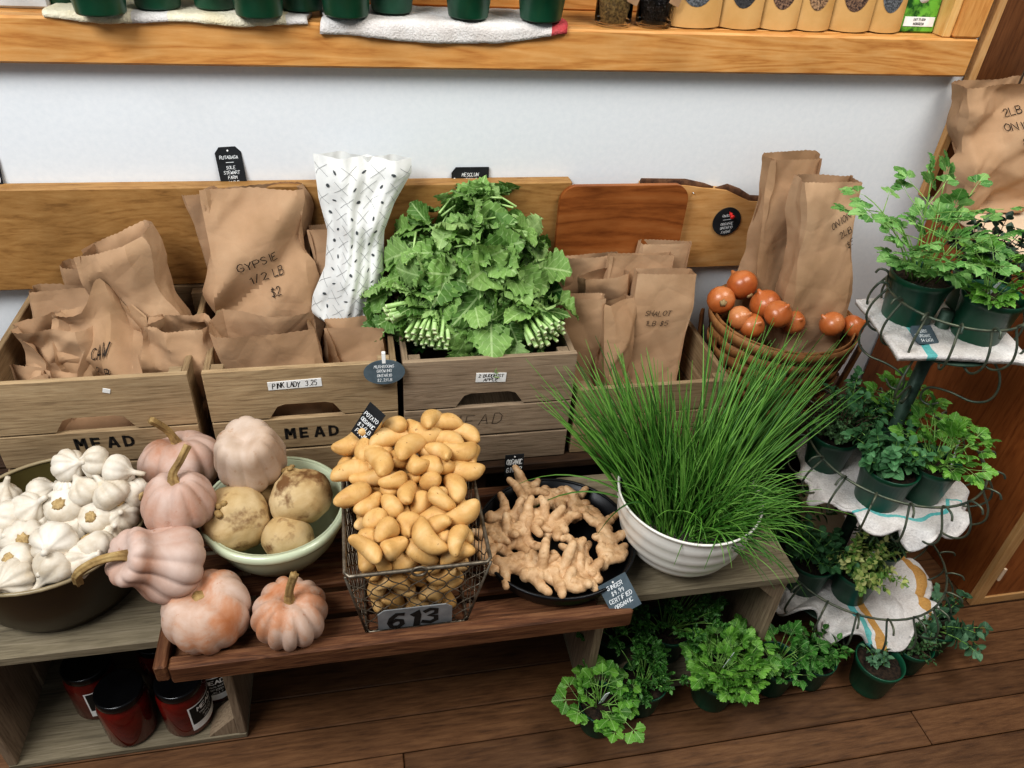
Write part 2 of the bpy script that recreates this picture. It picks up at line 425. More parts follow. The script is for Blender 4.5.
# ================================================================ corner cabinet, worktop and what stands on it
cab = thing('wooden_cabinet', 'brown veneered corner cabinet with pale edge lipping behind the plant stand', 'cabinet', (1.7, 1.2, 0))
mb = MB(); mb.bx((1.348, .905, .0), (1.366, 1.492, .735), .001); mb.build('side_panel', M['walnut'], cab, world=True)
mb = MB(); mb.bx((1.345, .889, .0), (1.372, .9045, .735), .001); mb.build('stile', M['lip'], cab, world=True)
mb = MB(); mb.bx((1.3725, .889, .0), (2.6, .9045, .024), .001); mb.build('bottom_rail', M['lip_x'], cab, world=True)
mb = MB(); mb.bx((1.3725, .893, .0245), (2.0, .908, .735), .001); mb.build('door', M['walnut'], cab, world=True)
mb = MB(); mb.bx((2.003, .893, .0245), (2.6, .908, .735), .001); mb.build('door', M['walnut'], cab, world=True)
mb = MB(); mb.bx((1.366, .909, .03), (2.6, 1.492, .05), .001); mb.build('base_board', M['walnut_x'], cab, world=True)
mb = MB(); mb.bx((1.374, .8865, .085), (1.381, .8925, .125), .001); mb.build('hinge', M['worktop'], cab, world=True)
wt = MB(); wt.bx((1.335, .875, .7355), (2.7, 1.495, .757), .003)
tag(wt.build('worktop', M['worktop']), 'pale worktop over the brown cabinet under a kraft bag', 'worktop')

rk = thing('display_rack', 'dark brown wooden rack side with pale front edge and steel rod', 'rack', (1.46, 1.47, .757))
mb = MB(); mb.bx((1.300, 1.480, .7575), (1.318, 1.497, 1.9), .001); mb.build('edge_strip', M['lip'], rk, world=True)
mb = MB(); mb.bx((1.3185, 1.484, .7575), (1.95, 1.497, 1.9), .001); mb.build('back_panel', M['brownpanel'], rk, world=True)
mb = MB(); mb.tube([(1.405, 1.455, .7575), (1.405, 1.455, 1.9)], .0025, 8); rod = mb.build('rod', M['steel'], rk, world=True)
mb = MB(); mb.lathe([(.001, -.008), (.006, -.006), (.008, 0), (.006, .006), (.001, .008)], 12, loc=(1.405, 1.455, 1.09)); mb.build('knob', M['blackmetal'], rk, world=True)
mb = MB(); mb.bx((1.50, 1.43, 1.11), (1.95, 1.4695, 1.135), .002); mb.build('shelf', M['lip_x'], rk, world=True)
mb = MB(); mb.box((1.70, 1.405, .828), (.34, .028, .10), rot=(0, -.10, .12), bev=.003); 
o = tag(mb.build('pine_block', M['pine']), 'end of a pale pine board propped beside the kraft bag on the worktop', 'board')
mb = MB(); mb.box((1.615, 1.462, .852), (.20, .02, .18), rot=(-.05, 0, .1), bev=.004)
tag(mb.build('black_tray', M['blackmetal']), 'black tray standing behind the pine block on the worktop', 'tray')

# ================================================================ boards leaning on the wall
def outline_board(name, pts, y0, y1, mats, parent=None, smooth=False, lean=None):
    n = len(pts); V = [(x, y0, z) for x, z in pts]+[(x, y1, z) for x, z in pts]
    F = [tuple(range(n)), tuple(range(2*n-1, n-1, -1))]+[(i, i+n, (i+1) % n+n, (i+1) % n) for i in range(n)]
    mb = MB(); mb.add(V, F)
    return mb.build(name, mats, parent, smooth=smooth, world=True)
o = MB(); o.bx((-.98, 1.467, .6035), (.443, 1.4985, .812), .003)
tag(o.build('long_wooden_board', M['spalt']), 'long streaky spalted wood board along the wall behind the paper bags', 'board')
def rounded(x0, z0, x1, z1, r, n=8, tilt=0.):
    P = []
    for cx, cz, a0 in ((x1-r, z1-r, 0), (x0+r, z1-r, 90), (x0+r, z0+r, 180), (x1-r, z0+r, 270)):
        for k in range(n+1):
            a = math.radians(a0+90*k/n); P.append((cx+r*math.cos(a), cz+r*math.sin(a)))
    return [(x, z+tilt*(x-x0)) for x, z in P]
P = rounded(.415, .45, .700, .803, .03)
P = [(x, z+(.016*math.sin(PI*(x-.415)/.285) if z > .7 else 0)) for x, z in P]
o = outline_board('plywood_panel', P, 1.450, 1.4625, M['ply'])
tag(o, 'reddish plywood panel with rounded corners leaning behind the greens', 'panel')
lb = thing('live_edge_board', 'honey coloured board with bark edge behind the round onion sign', 'board', (.80, 1.49, .58))
top = [(.60, .800), (.70, .796), (.745, .789), (.77, .786), (.80, .783), (.83, .77), (.86, .757), (.90, .754), (1.0, .745)]
outline_board('board', [(.60, .597), (1.0, .597)]+top[::-1], 1.476, 1.498, M['live'], lb)
nl = MB(); nl.tube([(.72, 1.470, .78), (.72, 1.4985, .782)], .0012, 6); nl.build('hanging_nail', M['steel'], lb, world=True)
bk = MB()
bk.tube([(x, 1.486, z+.002) for x, z in top[:4]], [.006, .007, .005, .001], 8, flat=1.4)
bk.tube([(.775, 1.486, .786), (.80, 1.486, .787), (.83, 1.486, .775), (.86, 1.486, .760), (.90, 1.486, .756), (1.0, 1.486, .747)], [.001, .006, .007, .006, .007, .006], 8, flat=1.4)
bk.build('bark_edge', M['bark'], lb, world=True)

# ================================================================ benches and boxes
bn = thing('low_bench', 'dark low bench under the apple crates and the onion basket', 'bench', (.15, 1.3, 0))
mb = MB()
for k in range(3): mb.bx((-.80, 1.125+k*.116, .326), (1.16, 1.235+k*.116, .346), .002)
mb.build('bench_top', M['bench'], bn, world=True)
for x in (-.76, .18, 1.08):
    mb = MB(); mb.bx((x, 1.14, 0), (x+.05, 1.46, .3255), .003); mb.build('leg', M['bench'], bn, world=True)

def side_box(name, label, x0, x1, y0, y1, top, mats, blocks):
    t = thing(name, label, 'crate', ((x0+x1)/2, (y0+y1)/2, 0)); tx, ty, tz = mats
    mb = MB(); mb.bx((x0-.012, y0-.006, top-.02), (x1+.012, (y0+y1)/2-.001, top), .002); mb.bx((x0-.012, (y0+y1)/2+.001, top-.02), (x1+.012, y1, top), .002)
    mb.build('top_board', M[tx], t, world=True)
    mb = MB(); mb.bx((x0, y0, 0.0), (x1, y1, .014), .002); mb.build('bottom_board', M[tx], t, world=True)
    for x in (x0, x1-.016):
        mb = MB(); mb.bx((x, y0, .0145), (x+.016, y0+.15, top-.0205), .002); mb.bx((x, y0+.155, .0145), (x+.016, y1, top-.0205), .002); mb.build('side_board', M[tz], t, world=True)
    mb = MB(); mb.bx((x0+.0165, y1-.012, .0145), (x1-.0165, y1, top-.0205), .002); mb.build('back_board', M[tx], t, world=True)
    for sx, z in blocks:
        xx = x0+.0165 if sx < 0 else x1-.0165; d = 1 if sx < 0 else -1; q = .05
        zz = top-.0205 if z > 0 else .0145; e = -1 if z > 0 else 1
        tri = [(xx, zz), (xx+d*q, zz), (xx, zz+e*q)]
        outline_board('corner_block', tri, y0+.002, y0+.05, M[tz], t)
    return t
TOP = .325
side_box('wooden_box', 'weathered wooden box on its side with sauce jars inside it', -.665, -.262, .818, 1.10, TOP, ('plank', 'crate_y', 'crate_grey_z'), [(-1, 1), (1, -1)])
side_box('wooden_box', 'weathered wooden box on its side under the bowl of chives', .378, .742, .795, 1.10, TOP, ('plank', 'crate_grey_y', 'crate_grey_z'), [(1, 1), (-1, 1)])

tr = thing('slatted_tray', 'worn brown slatted wooden tray under the pumpkins and the potato basket', 'tray', (.04, .86, TOP))
mb = MB(); mb.bx((-.322, .735, .316), (.412, .759, .357), .004); mb.build('front_rail', M['tray'], tr, world=True)
mb = MB(); mb.bx((-.342, .735, .3255), (-.3225, 1.06, .362), .003); mb.build('side_rail', M['tray_y'], tr, world=True)
mb = MB(); mb.bx((-.322, 1.035, .3255), (.36, 1.06, .356), .003); mb.build('back_rail', M['tray'], tr, world=True)
for k in range(5):
    mb = MB(); mb.bx((-.322, .768+k*.055, .3255), (.36, .806+k*.055, .338), .002); mb.build('slat', M['tray'], tr, world=True)
SL = .338

# ================================================================ apple crates
STENCIL = {'M': [[(0,0),(0,6)],[(.7,5.6),(1.85,2.4)],[(2.15,2.4),(3.3,5.6)],[(4,0),(4,6)]], 'E': [[(0,0),(0,6)],[(.9,5.7),(3,5.7)],[(.9,3),(2.6,3)],[(.9,.3),(3,.3)]],
           'A': [[(0,0),(1.6,5.8)],[(2.3,5.8),(3.9,0)],[(1.5,1.7),(2.6,1.7)]], 'D': [[(0,0),(0,6)],[(1,5.7),(2.2,5.6),(3.4,4.6),(3.6,3.3)],[(3.6,2.7),(3.4,1.4),(2.2,.4),(1,.3)]]}
def stencil(mb, text, h, width, f, cx, cy, gap=1.75):
    keep = dict(GL); GL.update(STENCIL)
    write(mb, text, h, width, f, cx, cy, sp=gap, jit=.0, slant=0)
    GL.clear(); GL.update(keep)
def apple_crate(label, x0, x1, y0, y1, z0, H, mats, notch=True, mark=None, sticker=None, rot=0., scrap=None):
    cx, cy = (x0+x1)/2, (y0+y1)/2
    t = thing('apple_crate', label, 'crate', (cx, cy, z0), (0, 0, rot)); mx, my, mz = mats
    w, d = (x1-x0)/2, (y1-y0)/2; th = .011
    hs = [(0, .265), (.28, .56), (.572, 1.0)]
    def face(name, y, nt):
        mb = MB()
        for k, (a, b) in enumerate(hs):
            zz0, zz1 = a*H+.001, b*H
            if k == 2 and nt:
                q = .066; ht = .030
                P = [(-w, zz0), (-q, zz0), (-q+.016, zz0+ht*.85), (-q+.03, zz0+ht), (q-.03, zz0+ht), (q-.016, zz0+ht*.85), (q, zz0), (w, zz0), (w, zz1), (-w, zz1)]
                n = len(P); V = [(px, y, pz) for px, pz in P]+[(px, y+th, pz) for px, pz in P]
                # bridge in convex pieces
                F = []
                for off, flip in ((0, 0), (n, 1)):
                    for f in ((0, 1, 2, 3, 9), (3, 4, 8, 9), (4, 5, 6, 7, 8)):
                        F.append(tuple(i+off for i in (f[::-1] if flip else f)))
                F += [(i, i+n, (i+1) % n+n, (i+1) % n) for i in range(n)]
                mb.add(V, F)
            else:
                mb.bx((-w, y, zz0), (w, y+th, zz1), .0012)
        return mb.build(name, M[mx], t, smooth=False)
    face('front_panel', -d, notch); face('back_panel', d-th, False)
    for s in (-1, 1):
        mb = MB()
        for a, b in hs:
            xa = -w if s < 0 else w-th
            mb.bx((xa, -d+th+.0006, a*H+.001), (xa+th, d-th-.0006, b*H-.002), .0012)
        mb.build('side_panel', M[my], t, smooth=False)
        for e in (-1, 1):
            xa = -w+th+.0006 if s < 0 else w-th-.0226; ya = -d+th+.0006 if e < 0 else d-th-.0226
            mb = MB(); mb.bx((xa, ya, .0105), (xa+.022, ya+.022, H*.985), .001); mb.build('corner_post', M[mz], t, smooth=False)
    mb = MB(); mb.bx((-w+th+.001, -d+th+.001, 0.001), (w-th-.001, d-th-.001, .010), .001); mb.build('base', M[my], t, smooth=False)
    f = lambda x, z: (x, -d-.0006, z)
    if mark:
        kind, mxo, mh, mz_ = mark; mb = MB()
        if kind == 'stencil': stencil(mb, 'MEAD', mh, mh*.24, f, mxo, mz_)
        else: write(mb, 'MEAD', mh, mh*.05, f, mxo, mz_, sp=1.5, jit=.08, slant=.15, seed=5)
        mb.build('lettering', M['ink'] if kind == 'stencil' else M['ink_grey'], t, smooth=False)
    if sticker:
        lines, sx, sz, sw, sh, ro = sticker; c, s_ = math.cos(ro), math.sin(ro)
        g = lambda x, z: (sx+x*c-z*s_, -d-.0014, sz+x*s_+z*c)
        mb = MB(); mb.box((sx, -d-.0007, sz), (sw, .0012, sh), rot=(0, -ro, 0), bev=.0003); st = mb.build('paper_label', M['paper_white'], t, smooth=False)
        st['label'] = 'white paper label with handwriting'
        mb = MB()
        for i, ln in enumerate(lines):
            write(mb, ln, sh*.62/len(lines), sh*.085/len(lines)**.5, g, 0, sh*(.5-(i+.5)/len(lines))*.86, sp=1.2, jit=.1, slant=.15, seed=i+3, sx=min(1, sw*.84/strokes(ln, sh*.62/len(lines), 1.2)[1]))
        mb.build('lettering', M['ink'], st, smooth=False)
    if scrap:
        mb = MB(); mb.box((scrap[0], -d-.0006, scrap[1]), (.012, .0012, .009), rot=(0, .3, 0), bev=.0003); mb.build('label_scrap', M['paper_white'], t, smooth=False)
    return t
c1 = ('crate', 'crate_y', 'crate'); c3 = ('crate_grey', 'crate_grey_y', 'crate_grey_z')
Y0, Y1 = 1.146, 1.472; Z0 = .347; CH = .256
apple_crate('pale wooden apple crate of crumpled bags beside the bowl of garlic', -.645, -.308, Y0, Y1, Z0, CH, c1, mark=('stencil', .012, .022, .118), scrap=(.035, .232))
apple_crate('pale wooden apple crate holding the tall paper bag and white bag', -.284, .052, Y0, Y1, Z0, CH, c1, mark=('stencil', .012, .022, .108), sticker=(['PINK LADY  3.25'], -.014, .222, .094, .018, .03))
apple_crate('greyer weathered apple crate heaped with leafy greens', .063, .392, Y0-.004, Y1-.004, Z0, CH, c3, mark=('pencil', -.02, .026, .112), sticker=(['2 BUDDHIST', 'APPLE'], .0, .213, .058, .021, -.06))
apple_crate('shallow wooden crate of folded paper bags behind the chives', .405, .735, Y0, Y1-.030, Z0, .165, c1, notch=False)
def potato_shape(k):
    """smooth bent fingerling; long axis x"""
    r = random.Random(100+k); L = [.062, .046, .072, .058, .040, .068, .052, .060][k]; R = [.0130, .0138, .0140, .0120, .0142, .0148, .0122, .0135][k]
    bend = r.uniform(-.012, .014); nb = r.uniform(-.2, .3); seg, n = 16, 15
    V = []; F = []
    ph = r.uniform(0, 9)
    for i in range(n):
        t = -1+2*i/(n-1); a = math.sin(t*PI/2)
        rad = R*max(0., 1-abs(a)**3.2)**.5*(1+nb*a*.5+.07*math.sin(3.1*a+ph)); x = a*L/2
        for q in range(seg):
            th = 2*PI*q/seg; y = rad*math.cos(th)+bend*(a*a-.3); z = rad*math.sin(th)*.93
            V.append((x, y, z))
    V = np.array(V)
    V = np.array([v*(1+.10*noise.noise(Vector(v)*38+Vector((k*7., 0, 0)))) for v in V])
    F = [(i*seg+q, i*seg+(q+1) % seg, (i+1)*seg+(q+1) % seg, (i+1)*seg+q) for i in range(n-1) for q in range(seg)]
    F.append(tuple(range(seg))[::-1]); F.append(tuple((n-1)*seg+q for q in range(seg)))
    return V, F
POTS = [(7, 1.12, 0.1068, 0.9396, 0.3688, -2.74, -1.01, 0.73),(7, 1.06, 0.0115, 0.9315, 0.3588, -1.81, 0.51, -1.73),(0, 1.05, 0.0487, 0.8136, 0.3567, -0.09, 2.85, 1.05),(1, 0.91, 0.0127, 0.813, 0.355, 1.48, -0.24, 0.62),
(3, 1.03, 0.0443, 0.9452, 0.3689, -0.77, -0.9, 0.11),(1, 1.08, 0.0682, 0.8379, 0.4137, 0.16, 3.1, 0.47),(6, 0.93, 0.0886, 0.8259, 0.3502, -0.16, -0.09, 3.03),(0, 1.02, -0.0036, 0.8748, 0.3614, -2.17, 0.71, 1.34),
(1, 0.9, 0.0725, 0.9428, 0.3594, -1.68, -1.93, 0.59),(2, 1.0, 0.0056, 0.8396, 0.369, -1.25, -1.0, 0.82),(0, 1.15, -0.0051, 0.8137, 0.3866, -1.84, -0.71, 1.58),(1, 0.92, 0.1043, 0.846, 0.3573, -2.57, 0.76, -0.52),
(2, 1.14, 0.0776, 0.9225, 0.414, 2.6, -0.04, 1.07),(6, 1.12, 0.0427, 0.8645, 0.4127, -0.16, -0.05, 1.54),(3, 1.08, 0.0175, 0.7925, 0.3751, 1.95, -1.84, 0.21),(1, 0.93, 0.1035, 0.9014, 0.3541, 1.39, 0.34, 0.75),
(1, 1.02, -0.0066, 0.8629, 0.3995, -0.11, -2.93, 1.42),(0, 1.13, 0.0742, 0.8736, 0.423, -0.93, -2.61, 0.81),(7, 1.13, 0.0936, 0.8095, 0.3674, 2.86, 0.54, -0.82),(6, 1.08, 0.1114, 0.8716, 0.367, -0.65, -1.04, -1.41),
(1, 1.03, -0.0093, 0.8782, 0.4244, -2.41, 0.37, 1.67),(1, 1.02, 0.1127, 0.8858, 0.3947, 0.2, 0.89, 1.45),(3, 1.03, 0.0045, 0.943, 0.3941, 1.01, 0.13, -2.6),(6, 1.07, 0.0569, 0.7987, 0.3742, 0.05, 0.57, -0.41),
(3, 1.11, 0.0481, 0.8267, 0.389, 1.77, -0.05, -0.18),(7, 0.98, 0.0111, 0.8912, 0.3757, -0.84, -0.28, -1.4),(4, 0.96, -0.0062, 0.7953, 0.412, 2.3, 0.48, 1.44),(7, 1.03, 0.0304, 0.8047, 0.4058, -2.26, -0.06, 2.32),
(2, 1.0, 0.1137, 0.9267, 0.4095, 1.22, 0.04, -1.94),(2, 1.01, 0.1029, 0.8272, 0.3948, 0.78, -0.64, -2.4),(5, 1.02, 0.1083, 0.848, 0.4227, -1.0, -2.72, 0.8),(1, 0.95, 0.1129, 0.9509, 0.4328, 1.04, 2.67, -0.18),
(2, 1.03, 0.1003, 0.8798, 0.4373, -0.72, -0.35, -1.94),(7, 1.14, 0.0599, 0.833, 0.4519, -1.13, 0.24, 2.41),(4, 1.11, -0.0028, 0.906, 0.4019, 1.25, 0.83, -1.03),(6, 1.14, 0.0483, 0.9343, 0.4139, 0.63, 0.49, 1.71),
(4, 1.04, 0.0797, 0.7918, 0.3906, -1.01, -0.51, 3.04),(0, 1.03, 0.0183, 0.8698, 0.4123, 2.02, -0.12, -1.61),(7, 0.93, 0.0048, 0.8105, 0.4305, -0.59, -3.1, -0.04),(3, 1.0, 0.0202, 0.7864, 0.4352, -2.04, 0.25, 0.05),
(2, 0.96, -0.0114, 0.9343, 0.4219, 1.3, -0.62, -1.61),(1, 1.11, 0.0227, 0.9186, 0.4145, -2.23, 0.09, -0.88),(6, 1.11, 0.0448, 0.8829, 0.4372, -0.5, -0.25, -2.24),(2, 0.98, 0.1207, 0.8454, 0.4487, -2.1, -0.44, 1.81),
(2, 1.12, 0.0565, 0.7998, 0.4342, -0.83, -2.01, 1.15),(1, 1.02, 0.108, 0.7952, 0.4144, -0.32, 0.22, -2.61),(3, 0.95, 0.0963, 0.7858, 0.4396, -1.77, 2.73, -0.16),(5, 1.12, 0.1186, 0.9299, 0.459, -0.33, 2.77, 1.27),
(3, 1.03, 0.0273, 0.8458, 0.4713, -0.39, 0.14, 0.93),(3, 1.06, 0.0236, 0.8329, 0.4305, 1.37, 0.27, -0.27),(6, 1.03, 0.0625, 0.8581, 0.4693, -0.55, 0.97, 0.04),(2, 1.11, 0.0731, 0.8982, 0.4522, -0.72, -0.44, -2.19),
(6, 1.05, 0.0082, 0.8596, 0.4494, 2.14, 0.1, -0.51),(4, 0.91, 0.0628, 0.9319, 0.436, -2.54, 0.23, 1.51),(0, 1.12, 0.026, 0.951, 0.4343, -1.17, -0.1, -3.05),(3, 1.01, 0.1152, 0.8883, 0.461, 0.93, -0.02, 0.34),
(7, 0.94, -0.0156, 0.9217, 0.4554, 1.65, 0.1, -1.62),(1, 0.95, 0.08, 0.793, 0.46, 0.13, 0.69, 1.29),(3, 0.95, 0.0658, 0.8298, 0.4802, -1.14, -0.23, -0.51),(0, 0.9, -0.0111, 0.8449, 0.4348, -2.08, 1.22, -0.24),
(1, 1.13, 0.0245, 0.8129, 0.4554, -0.36, -2.96, 0.93),(3, 1.01, 0.0365, 0.9039, 0.4516, 2.61, -1.02, -0.67),(7, 1.12, -0.0098, 0.8077, 0.4577, -0.4, 0.07, 1.29),(4, 1.11, 0.0365, 0.7902, 0.4801, -0.2, -2.93, -0.57),
(7, 1.08, 0.0127, 0.8864, 0.4533, 0.59, 1.96, -1.23),(4, 1.01, 0.0096, 0.9203, 0.449, -0.18, 0.18, 1.57),(6, 0.92, 0.0038, 0.7842, 0.4834, -0.39, 1.26, 0.36),(3, 1.02, 0.0495, 0.8139, 0.4779, 1.53, 0.34, -0.65),
(6, 1.13, 0.0572, 0.9544, 0.456, -1.52, 0.09, -0.11),(6, 1.01, 0.116, 0.8261, 0.4675, 1.43, -0.02, -0.25),(3, 1.01, 0.0927, 0.9434, 0.4615, -1.52, -0.23, -2.22),(7, 1.11, -0.0063, 0.9006, 0.4782, -2.86, 0.32, 0.94),
(1, 1.02, -0.0104, 0.8338, 0.4839, 2.45, -0.77, 0.4),(4, 1.1, 0.0987, 0.8131, 0.4407, 0.44, -1.19, 0.66),(4, 1.13, 0.053, 0.9296, 0.4653, 0.89, -0.86, -0.22),(4, 0.9, 0.0057, 0.8123, 0.482, 2.27, -0.54, -0.26),
(1, 1.04, 0.0731, 0.9538, 0.486, 0.42, 0.2, 3.0),(6, 1.07, 0.1042, 0.921, 0.4795, -2.52, -0.41, 1.32),(7, 0.96, 0.0549, 0.8864, 0.489, 2.49, -0.41, -1.42),(3, 1.13, 0.0598, 0.792, 0.4965, 0.48, -2.78, -0.79),
(6, 1.04, -0.021, 0.7986, 0.4871, 2.54, 0.25, -1.45),(4, 1.04, 0.0079, 0.9536, 0.4656, -0.33, -2.7, 0.05),(1, 0.93, 0.1126, 0.8016, 0.4723, 3.0, -0.33, -0.03),(0, 0.97, 0.1168, 0.7827, 0.4911, 0.56, -0.5, 0.01),
(3, 0.99, -0.0072, 0.8633, 0.4738, 0.27, 2.89, -0.45),(6, 1.07, 0.131, 0.8581, 0.4792, 1.29, -0.16, -1.63),(2, 0.96, 0.0791, 0.8919, 0.4831, 2.19, 0.38, 1.6),(5, 1.05, 0.1183, 0.8171, 0.496, 0.44, 0.17, 2.66),
(5, 1.11, 0.0895, 0.8508, 0.5057, -0.52, -0.3, 0.33),(2, 0.98, 0.0973, 0.8619, 0.4813, -0.06, 0.28, -2.12),(0, 0.94, 0.0185, 0.8455, 0.4973, -1.33, -0.13, 1.62),(2, 1.0, 0.0116, 0.8862, 0.5, 1.39, 0.45, -0.02),
(6, 1.09, 0.134, 0.8563, 0.5043, -0.9, 0.17, 1.67),(6, 0.93, 0.1269, 0.7927, 0.4568, 1.26, 0.6, 1.58),(0, 0.98, 0.0918, 0.8008, 0.494, 2.89, -1.05, -0.31),(4, 1.12, -0.019, 0.9392, 0.4887, 1.13, 0.47, 1.26),
(1, 1.15, 0.1283, 0.9057, 0.4892, 0.73, 0.52, 1.44),(2, 0.96, 0.0304, 0.9492, 0.4862, -2.28, -0.96, 1.37),(1, 1.12, 0.0322, 0.9161, 0.4854, -2.31, 2.02, 0.22),(2, 0.92, 0.1342, 0.9396, 0.497, 0.27, 0.49, 1.7),
(0, 0.98, 0.0416, 0.8573, 0.5016, 1.49, 0.41, -1.53),(7, 1.12, 0.1315, 0.8259, 0.53, 2.08, 2.53, -0.02),(4, 1.12, 0.0215, 0.7886, 0.5122, 0.96, -0.13, -2.53),(4, 1.1, 0.0738, 0.8714, 0.5166, -1.29, -0.23, -2.69),
(4, 1.12, 0.0474, 0.8237, 0.5214, -3.0, 0.11, 0.93),(1, 1.01, 0.0663, 0.9063, 0.5056, 0.29, -2.68, 1.46),(4, 1.01, -0.0205, 0.854, 0.5018, -0.43, 0.76, 1.33),(0, 0.92, 0.0769, 0.9465, 0.5144, -1.01, -0.47, 1.73),
(2, 0.91, 0.1004, 0.8938, 0.5109, -1.52, -0.72, -1.25),(7, 0.92, -0.0119, 0.867, 0.5277, -2.12, 0.06, 0.73),(7, 1.09, -0.0027, 0.9169, 0.5022, 0.96, -0.29, -2.47),(1, 1.14, 0.1039, 0.946, 0.5103, 2.33, -0.06, -1.37),
(1, 1.04, -0.0082, 0.8133, 0.5106, 0.4, 0.49, 0.41),(2, 1.02, 0.1276, 0.8925, 0.5243, -0.18, 3.01, -1.49),(5, 0.96, 0.1252, 0.9601, 0.5264, -0.6, 0.8, -0.12),(6, 0.92, 0.0467, 0.9376, 0.5034, -2.73, 0.38, 0.14),
(7, 0.92, -0.0013, 0.9488, 0.5068, -3.07, 0.46, 0.62),(3, 1.04, -0.0181, 0.7826, 0.5236, 2.36, 0.43, -0.68),(4, 1.08, 0.0132, 0.8109, 0.5274, -1.65, 0.39, 0.75),(0, 0.99, 0.0159, 0.9509, 0.5258, 0.03, -0.08, -0.83),
(1, 1.06, 0.0237, 0.9051, 0.5245, -0.11, 0.5, 1.56),(5, 1.02, 0.0741, 0.7905, 0.5235, -0.44, -2.69, -0.88),(7, 0.96, 0.0492, 0.8818, 0.5325, 0.31, -2.9, 1.33),(0, 1.02, 0.1045, 0.9384, 0.5372, 2.78, -0.06, -0.7),
(1, 1.12, 0.0896, 0.9076, 0.5315, 0.47, -0.71, -1.26),(4, 0.96, 0.0513, 0.9538, 0.5223, -2.46, 0.12, 1.71),(4, 1.06, -0.0008, 0.8411, 0.5204, 1.26, -2.42, 0.62),(0, 0.94, 0.1185, 0.7867, 0.5196, 0.73, -0.16, 1.11),
(6, 1.04, 0.1006, 0.8564, 0.5368, 0.59, -2.99, -0.86),(4, 1.12, 0.0009, 0.9555, 0.5487, -0.25, -0.28, 1.83),(1, 1.03, 0.0244, 0.8605, 0.5288, 0.87, -0.16, 2.01),(3, 1.1, -0.007, 0.9234, 0.5337, 2.09, -0.23, -0.14),
(0, 1.04, 0.087, 0.8151, 0.5201, -0.04, 2.35, -0.11),(5, 1.06, -0.0324, 0.8847, 0.537, -0.67, 0.26, 0.77),(4, 0.98, -0.0223, 0.9536, 0.534, 2.89, 0.0, 1.81),(1, 0.93, 0.0684, 0.9377, 0.5379, 0.8, 0.68, -0.37),
(6, 0.91, 0.0552, 0.9204, 0.5251, 1.29, 0.49, 2.79)]
# ================================================================ produce materials
def skin(name, stops, scale=14, rough=.5, bump=.2, spots=None, bscale=90, spec=.4, sstops=(.62, .72)):
    t = NT(name); v = t.coords()
    c = t.ramp(t.noise(v, scale, 6, .62, .4), [(p, C(h)) for p, h in stops])
    if spots:
        c = t.mix(t.ramp(t.noise(v, spots[1], 4, .6), [(sstops[0], (0, 0, 0, 1)), (sstops[1], (1, 1, 1, 1))]), c, C(spots[0]))
    t.col(c); t.bump(t.noise(v, bscale, 5, .6), bump, .0015); return t.set(rough, 0, spec)
M['potato'] = skin('potato_skin', [(.3, '#b88a50'), (.5, '#cca265'), (.7, '#d7b480')], 30, .55, .2, ('#8a6336', 130), sstops=(.66, .72))
M['squash'] = skin('squash_skin', [(.30, '#a87456'), (.40, '#b48f7c'), (.55, '#bba092'), (.75, '#cbb7ac')], 11, .6, .2, ('#a5765e', 60), sstops=(.64, .75))
M['squash_tan'] = skin('squash_skin_tan', [(.3, '#ab8e76'), (.5, '#bba592'), (.7, '#c8b6a8')], 11, .6, .2, ('#a07a5c', 60), sstops=(.62, .75))
M['squash_orange'] = skin('squash_skin_orange', [(.33, '#ae7048'), (.43, '#b58364'), (.52, '#bb9c88'), (.75, '#ccb8ab')], 13, .6, .2, ('#a5653e', 60), sstops=(.64, .75))
M['squash_stem'] = skin('squash_stem', [(.3, '#6b5230'), (.55, '#9b8052'), (.75, '#b7a071')], 60, .7, .5)
M['garlic'] = skin('garlic_skin', [(.3, '#b8a992'), (.5, '#cfc5b5'), (.7, '#ddd6ca')], 22, .5, .25, ('#cdbba0', 40), sstops=(.62, .8))
M['garlic_root'] = skin('garlic_root', [(.3, '#8a7048'), (.6, '#b79d70')], 200, .9, .9)
M['celeriac'] = skin('root_skin', [(.3, '#8c6d45'), (.46, '#b2976a'), (.7, '#c8b18a')], 16, .65, .5, ('#6d4c2c', 22), sstops=(.54, .66))
M['ginger'] = skin('ginger_skin', [(.3, '#9c7650'), (.5, '#c29d75'), (.7, '#d2b48f')], 40, .6, .6, ('#8a6540', 70), sstops=(.60, .75), bscale=110)
M['onion'] = skin('onion_skin', [(.3, '#964a22'), (.5, '#b96a38'), (.7, '#cc8a5a')], 9, .32, .12, ('#7a3a1c', 50), spec=.6, sstops=(.66, .8))
M['onion_root'] = skin('onion_root', [(.3, '#6b5637'), (.6, '#a8916a')], 200, .9, .8)
M['celadon'] = plain('pale_green_glaze', '#b9c1a4', '#c6cdb2', 6, .22, spec=.6)
M['cream_glaze'] = plain('cream_glaze', '#dedad0', '#e8e5dc', 6, .25, spec=.6)
M['brown_pan'] = plain('dark_brown_enamel', '#241a0e', '#33270f', 8, .35, spec=.5)
M['olive_pan'] = plain('olive_enamel', '#4a4022', '#5a5130', 8, .35, spec=.5)
M['pan_rim'] = plain('tan_rim', '#83745a', '#998a6c', 20, .35)
M['rim_dark'] = plain('dark_rim', '#3b2a1c', '#4a3626', 20, .35)

